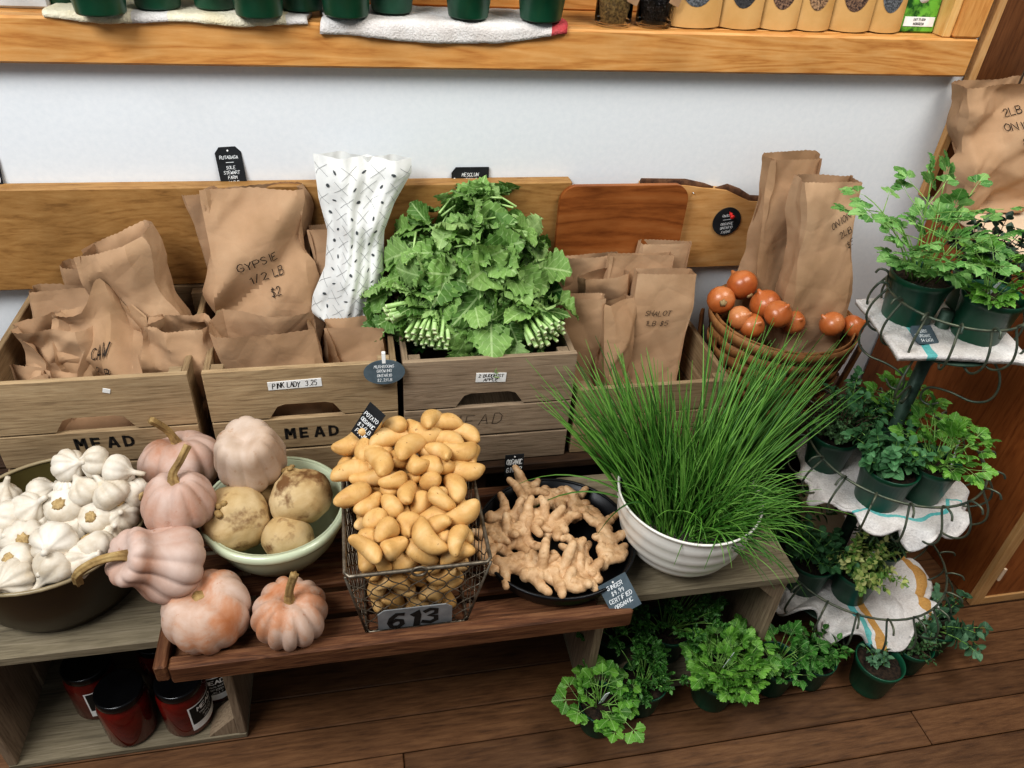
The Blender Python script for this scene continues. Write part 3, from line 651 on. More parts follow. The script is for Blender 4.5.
def bowl_profile(R, H, foot, th=.004, belly=.55, foot_h=.006, lip=.003):
    """outside up, over the lip, inside down"""
    out = [(foot*.98, 0), (foot, foot_h)]
    for k in range(1, 13):
        t = k/12; out.append((foot+(R-foot)*math.sin(t*PI/2)**belly if belly < 1 else foot+(R-foot)*t**(1/belly), foot_h+(H-foot_h)*(1-math.cos(t*PI/2))**.85 if belly < 1 else foot_h+(H-foot_h)*t))
    out += [(R+lip, H-.002), (R+lip, H+.002), (R, H+.003), (R-th, H)]
    inn = [(max(.004, r-th), max(z, foot_h+th)) for r, z in out[1:14]][::-1]
    return out+inn[1:]

# ---------------------------------------------------------------- bowl of garlic
GX, GY = -.517, .962
gp = thing('enamel_bowl', 'big dark brown round pan with olive inside full of garlic', 'bowl', (GX, GY, TOP))
prof = [(.108, 0), (.114, .004), (.128, .03), (.139, .07), (.146, .115), (.149, .140)]
mb = MB(); mb.lathe(prof, 56, capb=True, capt=False); mb.build('body', M['brown_pan'], gp)
mb = MB(); mb.lathe([(.147, .140), (.144, .115), (.137, .07), (.126, .032), (.112, .006), (.02, .006)], 56, capb=False, capt=True); mb.build('inside', M['olive_pan'], gp)
mb = MB(); mb.tube([(.1485*math.cos(a), .1485*math.sin(a), .141) for a in np.linspace(0, 2*PI, 56, endpoint=False)], .0032, 8, closed=True); mb.build('rim', M['pan_rim'], gp)
mb = MB(); mb.tube([(.130+.045*math.sin(a), .04*math.cos(a)+.07, .125) for a in np.linspace(.2, PI-.2, 12)], .006, 8); mb.build('handle', M['rim_dark'], gp)

def garlic_parts(k):
    r = random.Random(50+k); n = r.choice([7, 8, 9]); d = r.uniform(.12, .2); neck = r.choice([.006, .010, .018])
    R = .0265; prof = [(.004, -.0165), (.009, -.0185), (.0165, -.0175), (.0235, -.012), (.0265, -.004), (.0255, .004), (.0215, .0115), (.0155, .0168), (.0095, .0205), (.0062, .0245), (.0048, .028), (.0042, .028+neck*.6), (.0036, .028+neck)]
    ph = [r.uniform(-.25, .25) for _ in range(n)]; am = [r.uniform(.4, 1.25) for _ in range(n)]
    def mod(a, t, rr, z):
        q = a*n/(2*PI); i = int(q) % n; f = abs(math.sin(PI*q)); w = math.exp(-((t-.42)/.26)**2)
        k2 = 1+w*d*am[i]*(f**.6-.55)+.03*noise.noise(Vector((math.cos(a)*2+k, math.sin(a)*2, z*60)))
        return rr*k2, z+(.0015*w*am[i] if f > .6 else 0)
    mb = MB(); mb.lathe(prof, 54, mod=mod)
    rt = MB(); rt.lathe([(.001, -.0205), (.0055, -.0205), (.0085, -.0185), (.0075, -.0165)], 30, mod=lambda a, t, rr, z: (rr*(1+.35*noise.noise(Vector((math.cos(a)*3, math.sin(a)*3, k*3.)))), z+.0016*noise.noise(Vector((math.cos(a)*9, math.sin(a)*9, rr*900)))))
    return mb, rt
GAR = []
for k in range(5):
    label = ''
    t = thing('garlic_bulb', 'garlic bulb', 'garlic', (0, 0, -9))
    a, b = garlic_parts(k); a.build('bulb', M['garlic'], t); b.build('root_disc', M['garlic_root'], t); GAR.append(t)
index_kids()
# u, v in the photo, level of the centre, size, tilt (axis direction x, y, z), what it looks like
GL_LIST = [
 (70,466,.560,1.0,(.6,-.3,.4),'white garlic bulb high at the back of the garlic, just under the crate lettering'),
 (96,462,.565,.95,(-.9,-.1,.2),'smooth round garlic bulb topmost in the bowl, neck lying toward its neighbour'),
 (117,470,.555,.95,(.9,-.2,-.1),'garlic bulb at the back rim beside the pumpkins, its short neck sideways'),
 (66,487,.535,.62,(.2,.2,.9),'single small garlic clove bulb below the highest garlic'),
 (86,491,.530,1.0,(-.4,.3,.8),'garlic bulb in the second row behind the round clean one'),
 (112,494,.530,1.08,(-.5,.4,.6),'large garlic bulb with a split skin near the pumpkins'),
 (136,494,.515,.92,(-.75,.6,-.2),'garlic bulb showing its brown root disc against the upper pumpkin'),
 (42,492,.515,.9,(.9,.1,.4),'garlic bulb lying on its side near the back of the bowl'),
 (65,506,.515,1.12,(.1,.55,-.75),'fat garlic bulb with its brown root plate turned up in the middle'),
 (97,517,.500,1.05,(.15,.6,-.65),'garlic bulb showing root plate just above the curved pumpkin stem'),
 (122,516,.495,.98,(.2,-.5,.7),'garlic bulb wedged between the curved stem and the pale pumpkin'),
 (31,509,.510,1.05,(.6,-.2,.6),'garlic bulb with a loose papery skin near the olive wall'),
 (9,517,.505,1.05,(-.7,-.2,.5),'garlic bulb with lined skin at the picture edge, upper one'),
 (25,540,.495,1.15,(-.2,.6,-.6),'broad garlic bulb with dry roots up beside the one facing out'),
 (54,543,.505,1.2,(.05,-.85,.45),'garlic bulb facing out with a sunken round centre'),
 (72,530,.485,1.0,(.5,.3,.7),'garlic bulb half hidden behind the sunken-centred one'),
 (93,548,.485,1.1,(.4,-.4,-.5),'garlic bulb under the tip of the curved pumpkin stem'),
 (17,560,.490,1.0,(.25,.45,-.75),'garlic bulb with a dark root plate near the front rim'),
 (14,579,.480,1.15,(-.3,-.7,.4),'garlic bulb resting on the front rim at the picture edge'),
 (55,567,.485,1.15,(-.5,-.6,-.3),'white garlic bulb low at the front rim with a tiny root tip'),
 (82,561,.480,1.05,(.7,-.2,.5),'garlic bulb at the front rim tucked under its neighbours'),
 (100,553,.470,.8,(.2,-.5,.6),'small garlic bulb at the rim beside the tilted pumpkin'),
 (38,578,.465,.9,(.3,-.4,.6),'garlic bulb mostly buried at the front rim'),
 (45,522,.485,1.0,(.3,.2,.7),'garlic bulb sunk between the two root-up bulbs'),
 (-4,545,.485,1.1,(.5,-.2,.6),'garlic bulb cut off by the picture edge, middle one'),
 (3,497,.495,1.0,(.3,.2,.7),'garlic bulb against the olive back wall at the picture edge'),
 (112,535,.475,1.0,(.3,-.3,.7),'garlic bulb deep beneath the curved pumpkin stem'),
 (88,508,.490,1.0,(.3,.3,.7),'garlic bulb deep between the second and third rows'),
 (52,500,.480,1.0,(.3,.3,.7),'garlic bulb deep behind the fat root-up one'),
 (118,480,.500,1.0,(.3,.3,.7),'garlic bulb deep under the back-rim bulb beside the pumpkins'),
 (84,474,.510,1.0,(.3,.3,.7),'garlic bulb deep under the two topmost bulbs'),
]
for i, (u, v, z, s, d, lab) in enumerate(GL_LIST):
    src = GAR[i % 5]; z -= .013
    loc = az(u, v, z); q = Vector(d).to_track_quat('Z', 'Y')
    e = (q.to_matrix() @ Matrix.Rotation(i*2.4, 3, 'Z')).to_euler()
    if i < 5: src.location = loc; src.rotation_euler = e; src.scale = (s,)*3; src['label'] = lab; src['group'] = 'garlic bulbs in the brown bowl'
    else: dup(src, loc, e, lab, s, group='garlic bulbs in the brown bowl')

# ---------------------------------------------------------------- green bowl with roots
BX, BY = -.168, .962
bw = thing('mixing_bowl', 'pale green round mixing bowl holding big knobbly roots', 'bowl', (BX, BY, SL+.0008))
pr = [(.058, 0), (.060, .010), (.062, .014), (.082, .028), (.100, .055), (.111, .085), (.116, .112)]
mb = MB(); mb.lathe(pr+[(.116, .116), (.110, .116), (.105, .085), (.094, .055), (.076, .030), (.03, .018), (.003, .017)], 56); mb.build('body', M['celadon'], bw)
mb = MB(); mb.lathe([(.1155, .100), (.1205, .101), (.1225, .106), (.1225, .113), (.119, .1175), (.113, .1175), (.1155, .112)], 56, capb=False, capt=False); mb.build('rim', M['celadon'], bw)
def root(name, label, loc, R, rot, seed, squat=.88):
    t = thing(name, label, 'vegetable', loc, rot, 'knobbly roots in the green bowl')
    mb = MB(); n = 24
    prof = [(max(.0005, R*math.sin(PI*i/n)), -R*squat*math.cos(PI*i/n)) for i in range(n+1)]
    def mod(a, tt, r, z):
        p = Vector((math.cos(a)*r, math.sin(a)*r, z))
        k = 1+.10*noise.noise(p*24+Vector((seed, 0, 0)))+.05*noise.noise(p*70+Vector((seed, 5, 0)))
        return r*k, z*k+(.008*(1-min(1, r/.02)) if z > 0 else 0)
    mb.lathe(prof, 40, mod=mod); mb.build('root', M['celeriac'], t)
    mb = MB()
    rr = random.Random(seed)
    for q in range(5):
        a = rr.uniform(0, 6.28); mb.lathe([(.001, 0), (.006, .001), (.005, .005), (.001, .007)], 8, loc=(.010*math.cos(a), .010*math.sin(a), R*squat+.003))
    mb.build('crown', M['squash_stem'], t)
    return t
root('knobbly_root', 'big pale root with a knob on top at the front of the green bowl', az(236, 518, .455), .056, (.5, -.2, 0), 3)
root('knobbly_root', 'round pale root with dark crown against the rim of the green bowl', az(300, 497, .468), .052, (-.6, .3, 1), 8)
root('knobbly_root', 'pale root lying low at the front rim of the green bowl', az(288, 537, .432), .043, (.5, .6, 2), 14)
root('knobbly_root', 'brown root in the shadow at the middle of the green bowl', az(268, 505, .425), .042, (.9, 1.6, 2), 21)

# ---------------------------------------------------------------- squashes
def squash(label, loc, R, H, rot, mat, ribs, seed, shape='round', stem=None, rib_d=.06, scar=False):
    t = thing('winter_squash', label, 'squash', loc, rot, 'pinkish winter squashes')
    n = 30; prof = []
    for i in range(n+1):
        u = i/n; ph = PI*u
        if shape == 'round': r = math.sin(ph)**.72; z = -math.cos(ph)*H/2
        elif shape == 'pear': r = math.sin(ph)**.7*(1-.30*u**1.4+.05*math.sin(5*u)); z = -math.cos(ph)*H/2
        elif shape == 'hourglass': r = math.sin(ph)**.6*(1-.34*math.exp(-((u-.62)/.15)**2)-.24*max(0, u-.6)); z = -math.cos(ph)*H/2
        else: r = math.sin(ph)**.5*(1-.10*math.exp(-((u-.6)/.18)**2)-.12*u); z = -math.cos(ph)*H/2
        dim = max(0., 1-r/.55)**1.5
        z += -.16*H*dim if u > .5 else .08*H*dim
        prof.append((max(.0004, r*R), z))
    def mod(a, tt, r, z):
        f = abs(math.sin(a*ribs/2+.35*math.sin(a*2+seed)))**.55
        w = min(1, r/(R*.55))
        k = 1+w*rib_d*(f-.7)*1.6+.035*noise.noise(Vector((math.cos(a)*1.3+seed, math.sin(a)*1.3, z*14)))
        return r*k, z+.010*w*noise.noise(Vector((math.cos(a)*1.1, math.sin(a)*1.1, seed*3.1)))
    mb = MB(); mb.lathe(prof, 96, mod=mod); mb.build('flesh', M[mat], t)
    zt = prof[-1][1]
    if stem:
        P, r0 = stem; P = [Vector(p)+Vector((0, 0, zt)) for p in P]
        # smooth the path
        Q = []
        for i in range(len(P)-1):
            for q in range(5):
                u = q/5; p0 = P[max(0, i-1)]; p1 = P[i]; p2 = P[i+1]; p3 = P[min(len(P)-1, i+2)]
                Q.append(.5*((2*p1)+(-p0+p2)*u+(2*p0-5*p1+4*p2-p3)*u*u+(-p0+3*p1-3*p2+p3)*u**3))
        Q.append(P[-1]); m_ = len(Q)
        rad = [r0*(.62+1.5*math.exp(-i/2.2)+.12*(i/m_)) for i in range(m_)]
        mb = MB(); seg = 20; mb.tube(Q, rad, seg)
        V = mb.v[0]
        for i in range(m_):
            c = np.array(Q[i])
            for k in range(seg):
                V[i*seg+k] = c+(V[i*seg+k]-c)*(1+.16*(1 if k % 4 < 2 else -1))
        mb.build('stem', M['squash_stem'], t)
    elif scar:
        mb = MB(); mb.lathe([(.001, .006), (.008, .007), (.012, .003), (.014, -.003)], 14, loc=(0, 0, zt), mod=lambda a, t_, r, z: (r*(1+.12*math.sin(5*a)), z)); mb.build('stem_scar', M['squash_stem'], t)
    return t
squash('pink winter squash at the back beside the garlic with a bent stem', az(181, 462, .455), .069, .098, (-.30, .05, .3), 'squash', 11, 1, 'round', ([(0,0,-.004), (-.004,0,.014), (-.014,-.004,.036), (-.034,-.012,.060)], .0080), .09)
squash('upright pear-shaped squash in front with stem curving up', az(178, 500, .515), .058, .098, (.02, .04, 1.0), 'squash', 12, 2, 'pear', ([(0,0,-.004), (.004,.004,.016), (.016,-.004,.038), (.034,-.006,.056)], .0072), .075)
squash('pale waisted squash lying tilted, long stem curving over the garlic', az(156, 560, .475), .066, .125, (.34, -.80, .0), 'squash', 11, 3, 'hourglass', ([(0,0,-.004), (.0,0,.012), (-.018,.0,.036), (-.052,.0,.046), (-.078,.002,.030)], .0085), .08)
squash('squat pink squash without a stem sitting low on the tray', az(207, 611, .393), .064, .104, (-.05, -.16, .5), 'squash_orange', 11, 4, 'round', None, .065, True)
squash('small orange-streaked squash with upright stem at the tray edge', az(290, 613, .388), .056, .092, (.12, .06, .2), 'squash_orange', 13, 5, 'round', ([(0,0,-.004), (0,.001,.014), (.002,.002,.034), (.010,.003,.066)], .0078), .11)
squash('blocky tan ribbed squash without stem resting on the green bowl', az(249, 454, .525), .064, .108, (.22, -.06, .1), 'squash_tan', 11, 6, 'boxy', None, .07)

# ---------------------------------------------------------------- wire basket of potatoes
bk = thing('wire_basket', 'rectangular wire mesh basket with number plate 613 heaped with potatoes', 'basket', (.055, .87, SL+.0008))
Bq = [(-.028, .768), (.134, .768), (.134, .97), (-.028, .97)]; Tq = [(-.052, .755), (.166, .755), (.166, .995), (-.052, .995)]; ZB, ZT = .3418, .497
def loop(P, z, r, name):
    pts = []
    for i in range(4):
        a = Vector((*P[i], z)); b = Vector((*P[(i+1) % 4], z))
        for k in range(12): pts.append(a.lerp(b, .03+.94*k/11))
    mb = MB(); mb.tube(pts, r, 8, closed=True); return mb.build(name, M['rustwire'], bk, world=True)
loop(Tq, ZT, .0032, 'rim'); loop(Bq, ZB, .0025, 'base_ring')
for i in range(4):
    mb = MB(); mb.tube([(*Bq[i], ZB), (*Tq[i], ZT)], .0022, 8); mb.build('corner_wire', M['rustwire'], bk, world=True)
    j = (i+1) % 4; mb = MB(); n = 7 if i % 2 == 0 else 8
    def S(u, v): 
        a = Vector((*Bq[i], ZB)).lerp(Vector((*Bq[j], ZB)), u); b = Vector((*Tq[i], ZT)).lerp(Vector((*Tq[j], ZT)), u); return a.lerp(b, v)
    for k in range(-5, n):
        for sg in (1, -1):
            P = []
            for q in range(25):
                v = q/24; u = (k+.5+v*5.)/n
                # hexagon-like zigzag of chicken wire
                u += .018*math.sin(v*2*PI*5)
                if sg < 0: u = 1-u
                if 0 <= u <= 1: P.append(S(u, v))
            if len(P) > 2: mb.tube(P, .0009, 5)
    mb.build('wire_mesh', M['rustwire'], bk, world=True)
mb = MB()
for k in range(6): mb.tube([(-.028+.162*k/5, .768, ZB), (-.028+.162*k/5, .97, ZB)], .0012, 5)
mb.build('floor_wire', M['rustwire'], bk, world=True)
mb = MB(); fx, fz = .057, ZT-.001
mb.tube([(fx+.011*math.cos(a), .752, fz+.009*math.sin(a)) for a in np.linspace(0, 2*PI, 20, endpoint=False)], .0022, 8, closed=True); mb.build('ring', M['rustwire'], bk, world=True)
# number plate
tl = math.atan2(.013, ZT-ZB)
pc = Vector((.050, .7635, .3755)); pw, ph = .118, .052
def onp(x, z, off=.0026): 
    return tuple(pc+Vector((x, -off-z*math.sin(tl), z*math.cos(tl))))
mb = MB(); q = .010; P = [(-pw/2, -ph/2), (pw/2, -ph/2), (pw/2, ph/2-q), (pw/2-q, ph/2), (-pw/2+q, ph/2), (-pw/2, ph/2-q)]
V = [onp(x, z, .002) for x, z in P]+[onp(x, z, 0) for x, z in P]; n = 6
mb.add(V, [tuple(range(n)), tuple(range(2*n-1, n-1, -1))]+[(i, i+n, (i+1) % n+n, (i+1) % n) for i in range(n)])
pl = mb.build('number_plate', plain('galvanised_plate', '#85888a', '#a3a6a6', 25, .55, .35), bk, smooth=False, world=True)
mb = MB(); write(mb, '6', .037, .0085, onp, -.026, -.003, jit=.02, slant=.1); write(mb, '1', .036, .0105, onp, .000, -.003, jit=.0, slant=.1); write(mb, '3', .037, .0085, onp, .028, .000, jit=.02, slant=.1)
lt = mb.build('numerals', M['ink'], pl, smooth=False); 
lt.location = tuple(-Vector(bk.location))

POT_M = []
for k in range(8):
    V, F = potato_shape(k); mb = MB(); mb.add(V, F); POT_M.append(mb)
_first = {}
extra = [(2,1.1,.03,.985,.562,.2,.1,.3),(5,1.05,.085,.99,.565,.1,.2,-.4),(0,1.05,.125,.975,.556,.3,.1,-.3),(7,1.0,-.012,.975,.552,.2,-.3,1.2),(2,1.1,.06,.955,.566,.2,.2,.9),(3,1.0,.11,.945,.558,.4,.2,2.2),(5,1.1,.01,.935,.556,.2,.1,1.9),(1,1.0,.04,1.0,.578,.3,.4,2.6),(0,1.0,.10,1.005,.58,.1,.3,1.1),(5,1.0,.145,.955,.548,.1,.2,.2),
 (4,1.0,.07,.925,.553,.1,.2,-.7),(1,1.,.02,.965,.545,.2,.4,.9),(3,1.,.06,.98,.55,.1,.2,2.1),(6,1.1,.10,.965,.545,.4,.2,.3),(4,1.,.04,.945,.548,.2,.4,1.6),(1,1.1,.09,.93,.545,.2,.1,2.6),(0,1.,.0,.955,.535,.2,.2,.2),(2,1.,.06,1.0,.555,.1,.2,.1),(4,1.,.03,1.0,.55,.4,.1,1.1),(3,1.,.12,.985,.548,.3,.2,1.9),(6,1.,.0,.98,.55,.2,.3,2.4),(5,1.05,-.035,1.0,.545,.2,.1,.8),(2,1.0,.155,1.0,.548,.2,-.1,-.6),(0,1.0,.165,.965,.527,.2,.1,1.3),(7,1.0,-.045,.965,.522,.1,.1,1.5),(3,1.0,.0,1.01,.57,.3,.1,1.2),(0,1.05,.125,1.01,.565,.3,.1,.2),(5,1.0,.15,.93,.528,.1,.1,-.3),(6,1.0,-.04,.905,.512,.1,.1,1.1),(2,1.05,-.035,.94,.535,.3,.1,.2),(6,1.0,.03,.90,.545,.1,.2,.5)]
allp = POTS+extra
hi = max(range(len(allp)), key=lambda i: allp[i][4]); rgt = max(range(len(allp)), key=lambda i: allp[i][2]); lft = min(range(len(allp)), key=lambda i: allp[i][2])
for i, (k, s, x, y, z, a, b, c) in enumerate(allp):
    if k not in _first:
        o = POT_M[k].build('potato', M['potato']); _first[k] = o
    else:
        o = _first[k].copy(); COL.objects.link(o)
    o.location = (x, y, z); o.rotation_euler = (a, b, c); o.scale = (s, s*1.1, s*1.1)
    if i == hi: lab = 'topmost yellow potato of the heap, close to the grey crate'
    elif i == rgt: lab = 'yellow potato overhanging the basket rim beside the ginger'
    elif i == lft: lab = 'yellow potato overhanging the basket rim beside the green bowl'
    elif z > .497: lab = 'smooth yellow fingerling potato heaped above the basket rim'
    else: lab = 'yellow fingerling potato below the rim inside the wire basket'
    o.color = (1, 1, 1, 1)
    tag(o, lab, 'potato', {'s': 'potatoes heaped above the basket rim', 'y': 'potatoes inside the wire basket'}[lab[0]] if lab.startswith(('smooth', 'yellow fing')) else 'potatoes heaped above the basket rim')

# ---------------------------------------------------------------- ginger pan
PX, PY = .312, .895
gn = thing('black_pan', 'shallow round black pan holding ginger roots', 'pan', (PX, PY, SL+.0008))
pr = [(.118, 0), (.124, .004), (.132, .018), (.139, .036), (.1425, .042), (.1425, .045), (.137, .045), (.129, .018), (.119, .008), (.003, .007)]
mb = MB(); mb.lathe(pr, 64); mb.build('body', M['blackmetal'], gn)
mb = MB(); mb.tube([(.141*math.cos(a), .141*math.sin(a), .0455) for a in np.linspace(0, 2*PI, 64, endpoint=False)], .003, 8, closed=True); mb.build('rim', M['blackmetal'], gn)
def ginger_mesh(seed, size):
    """a knobbly rhizome: fingers budding off a body, melted into one skin"""
    r = random.Random(seed); mb = MB()
    def blob(p, q, r0, r1):
        P = [Vector(p).lerp(Vector(q), t) for t in np.linspace(0, 1, 7)]
        rad = [(r0+(r1-r0)*t)*(1+.10*math.cos(t*PI*5)) for t in np.linspace(0, 1, 7)]
        # rounded ends
        d = (P[-1]-P[0]).normalized()
        P = [P[0]-d*rad[0]*.85, P[0]-d*rad[0]*.5]+P+[P[-1]+d*rad[-1]*.5, P[-1]+d*rad[-1]*.85]
        rad = [rad[0]*.35, rad[0]*.85]+rad+[rad[-1]*.85, rad[-1]*.35]
        mb.tube(P, rad, 10)
    main = []; p = Vector((-size*.5, 0, 0)); a = 0.
    for k in range(4):
        a += r.uniform(-.6, .6); q = p+Vector((math.cos(a), math.sin(a), r.uniform(-.15, .15)))*size*.25
        blob(p, q, r.uniform(.0125, .016), r.uniform(.0125, .016)); main.append((p.lerp(q, .5), a)); p = q
    for (c, aa) in main:
        for sg in (1, -1):
            if r.random() < .82:
                b = aa+sg*r.uniform(.7, 1.4); L = r.uniform(.020, .040); q = c+Vector((math.cos(b), math.sin(b), r.uniform(-.1, .75)))*L
                blob(c, q, .0118, r.uniform(.0095, .0118))
                if r.random() < .6:
                    b2 = b+r.uniform(-.9, .9); blob(q, q+Vector((math.cos(b2), math.sin(b2), r.uniform(0, .3)))*r.uniform(.014, .022), .0102, .0085)
    o = mb.build('ginger_src', M['ginger'])
    mod = o.modifiers.new('r', 'REMESH'); mod.mode = 'VOXEL'; mod.voxel_size = .0022; mod.use_smooth_shade = True
    s2 = o.modifiers.new('s', 'SMOOTH'); s2.iterations = 3; s2.factor = .5
    dg = bpy.context.evaluated_depsgraph_get(); me = bpy.data.meshes.new_from_object(o.evaluated_get(dg)); bpy.data.objects.remove(o)
    me.name = 'ginger_root'
    me.polygons.foreach_set('use_smooth', [True]*len(me.polygons))
    return me
GM = [ginger_mesh(200+k, (.085, .10, .075, .095, .11, .08)[k]) for k in range(6)]
for u, v, z, k, rz, rx, s, lab in [
 (508,510,.396,0,.3,.2,1.0,'ginger root with stubby upright fingers at the back of the pan by the potatoes'),
 (545,515,.400,1,-.4,.2,1.05,'large ginger root spreading fingers in the middle of the back row'),
 (535,530,.395,2,.2,.1,1.0,'ginger root lying crosswise just behind the black gap in the pan'),
 (504,528,.394,3,-.2,.0,.9,'shadowed ginger root against the potato basket, upper one'),
 (512,545,.384,5,.1,.1,1.0,'knobbly ginger root beside the black gap near the potatoes'),
 (575,500,.392,0,-1.0,.2,.95,'ginger root at the back rim of the pan by the chives'),
 (592,512,.398,4,1.9,.1,1.0,'long pale ginger root standing along the pan rim by the white bowl'),
 (602,545,.392,3,1.3,.2,1.0,'many-fingered ginger root hugging the rim next to the slate tag'),
 (587,555,.380,2,1.6,.0,.9,'ginger root with two pale fingers pointing at the slate tag'),
 (560,562,.402,1,.5,.3,1.05,'plump ginger root on top of the front heap'),
 (522,566,.398,4,-.4,.1,.95,'ginger root reaching along the front of the pan near the potatoes'),
 (547,574,.396,5,-.1,.2,1.05,'ginger root with pink broken tip at the front rim'),
 (572,571,.400,0,.8,.2,1.0,'ginger root with thick fingers bent down over the front rim'),
 (494,556,.390,2,1.4,.1,.95,'ginger root squeezed between the pan rim and the potato basket'),
 (525,496,.396,5,1.2,.2,.9,'ginger root nearest the little black sign behind the pan'),
 (560,495,.392,3,-.7,.2,.8,'slim ginger root leaning on the back rim of the pan')]:
    o = bpy.data.objects.new('ginger_root', GM[k]); COL.objects.link(o)
    o.location = az(u, v, z-.008); o.rotation_euler = (rx*1.6, -.12+.05*(k%3), rz); o.scale = (s*.84,)*3; tag(o, lab, 'ginger', 'ginger roots in the black pan')

# ---------------------------------------------------------------- onion basket
OX, OY, OZ = .893, 1.275, .347
ob = thing('splint_basket', 'round woven wooden splint basket of onions on the low bench', 'basket', (OX, OY, OZ))
M['splint'] = wood('splint', '#6d4829', '#94683f', '#ad8155', 'x', 30, 3, .6, .3, island=.35)
M['splint_z'] = wood('splint_upright', '#6d4829', '#8d6039', '#a67a4e', 'z', 30, 6, .6, .3, island=.35)
BH = .235
def rad(z): return .118+.036*(z/BH)**.8
mb = MB(); n = 26
for k in range(n):
    a = 2*PI*k/n; P = []
    w = .0135
    for j in range(9):
        z = BH*j/8; r = rad(z)+.0022*(1 if (j+k) % 2 else -1); P.append((r, z))
    V = []
    for r, z in P:
        for da in (-w/.15, w/.15): V.append((r*math.cos(a+da), r*math.sin(a+da), z))
    mb.add(V, [(2*i, 2*i+1, 2*i+3, 2*i+2) for i in range(8)])
mb.build('upright_splints', M['splint_z'], ob)
def hoop(z0, z1, off, name, amp=.0):
    mb = MB(); n = 104; V = []
    for k in range(n):
        a = 2*PI*k/n
        for z, o2 in ((z0, off), (z1, off), (z1, off+.003), (z0, off+.003)):
            r = rad(z)+o2+amp*math.sin(a*13); V.append((r*math.cos(a), r*math.sin(a), z))
    F = []
    for k in range(n):
        l = (k+1) % n
        for q in range(4): F.append((k*4+q, l*4+q, l*4+(q+1) % 4, k*4+(q+1) % 4))
    mb.add(V, F); return mb.build(name, M['splint'], ob)
for q in range(6): hoop(.012+q*.033, .038+q*.033, -.0012, 'woven_band', .003*(1 if q % 2 else -1))
hoop(.210, .235, .003, 'rim_hoop'); hoop(.210, .235, -.007, 'rim_hoop')
mb = MB(); mb.lathe([(.117, 0), (.117, .006), (.001, .006)], 40); mb.build('base', M['splint'], ob)
for a in (-.55, 2.6):
    mb = MB(); mb.box((.162*math.cos(a), .162*math.sin(a), .135), (.008, .03, .13), rot=(0, .12, a), bev=.002); mb.build('brace', M['splint_z'], ob)

def onion(label, loc, R, d, seed):
    t = thing('onion', label, 'onion', loc, Vector(d).to_track_quat('Z', 'Y').to_euler(), 'brown onions in the splint basket')
    mb = MB(); n = 22; prof = []
    for i in range(n+1):
        u = i/n; ph = PI*u; prof.append((max(.0012, R*math.sin(ph)**.93), -R*.88*math.cos(ph)+(R*.16*max(0, u-.86)/.14 if u > .86 else 0)))
    prof[-1] = (.0025, prof[-1][1]+.005); 
    mb.lathe(prof, 36, mod=lambda a, tt, r, z: (r*(1+.012*math.sin(a*14+seed)+.02*noise.noise(Vector((math.cos(a)+seed, math.sin(a), z*20)))), z))
    mb.build('bulb', M['onion'], t)
    mb = MB(); mb.lathe([(.001, -R*.88-.004), (.006, -R*.88-.003), (.008, -R*.86), (.005, -R*.80)], 12, mod=lambda a, tt, r, z: (r*(1+.2*math.sin(a*5)), z)); mb.build('root_tuft', M['onion_root'], t)
    return t
for u, v, z, R, d, lab in [
 (742,285,.580,.034,(-.3,.75,.4),'largest round onion, topmost in the basket by the board'),
 (721,300,.560,.030,(.2,.7,-.2),'copper onion against the basket wall under the topmost one'),
 (740,318,.545,.026,(.3,-.5,.6),'small onion low at the inner rim'),
 (765,304,.560,.033,(-.5,.2,.8),'pale coppery onion in the middle of the basket'),
 (778,314,.562,.030,(.2,-.4,.8),'onion with a papery neck leaning on the front paper bag'),
 (776,286,.545,.030,(.4,-.1,.6),'onion half hidden behind the front paper bag'),
 (752,326,.535,.027,(.1,-.6,.6),'onion just inside the front rim above the chives'),
 (793,322,.535,.026,(.1,-.6,.6),'onion at the front rim partly behind green blades'),
 (832,324,.545,.027,(-.7,.2,.5),'onion at the foot of the front paper bag'),
 (853,326,.540,.024,(.7,-.2,.5),'onion beside the bag foot nearest the plant stand')]:
    onion(lab, az(u, v, z+.045), R, d, u)
# ================================================================ paper bags
def kraft(name, a, b, c, crease=.5):
    t = NT(name); v = t.coords()
    n = t.noise(v, 7, 4, .55)
    fib = t.noise(t.coords((60, 60, 400)), 6, 3, .6)
    col = t.ramp(n, [(.3, C(a)), (.5, C(b)), (.72, C(c))])
    col = t.mix(.12, col, t.ramp(fib, [(.3, (.6, .6, .6, 1)), (.7, (1.2, 1.2, 1.2, 1))]), 'MULTIPLY')
    t.col(col)
    vo = t.n.new('ShaderNodeTexVoronoi'); vo.feature = 'DISTANCE_TO_EDGE'; vo.inputs['Scale'].default_value = 13; t.link(v, vo.inputs['Vector'])
    h = t.math('ADD', t.math('MULTIPLY', t.math('MINIMUM', vo.outputs['Distance'], .18), 1.6), t.math('MULTIPLY', t.noise(v, 28, 4, .5), .5))
    t.bump(h, crease, .006); return t.set(.82, 0, .2)
M['kraft'] = kraft('kraft_paper', '#a08162', '#b19071', '#bd9e7f')
M['kraft_dark'] = kraft('kraft_paper_inside', '#86613f', '#96704c', '#a67f5a')
def crumple(p, seed, amp, lens=(.05, .20), K=9):
    r = random.Random(seed); s = 0.
    for k in range(K):
        n = Vector((r.gauss(0, 1), r.gauss(0, 1), r.gauss(0, .7))).normalized(); L = r.uniform(*lens); ph = r.random()
        q = (p.dot(n)/L+ph) % 1.
        s += (abs(q-.5)*2-.5)*L
    return s*amp
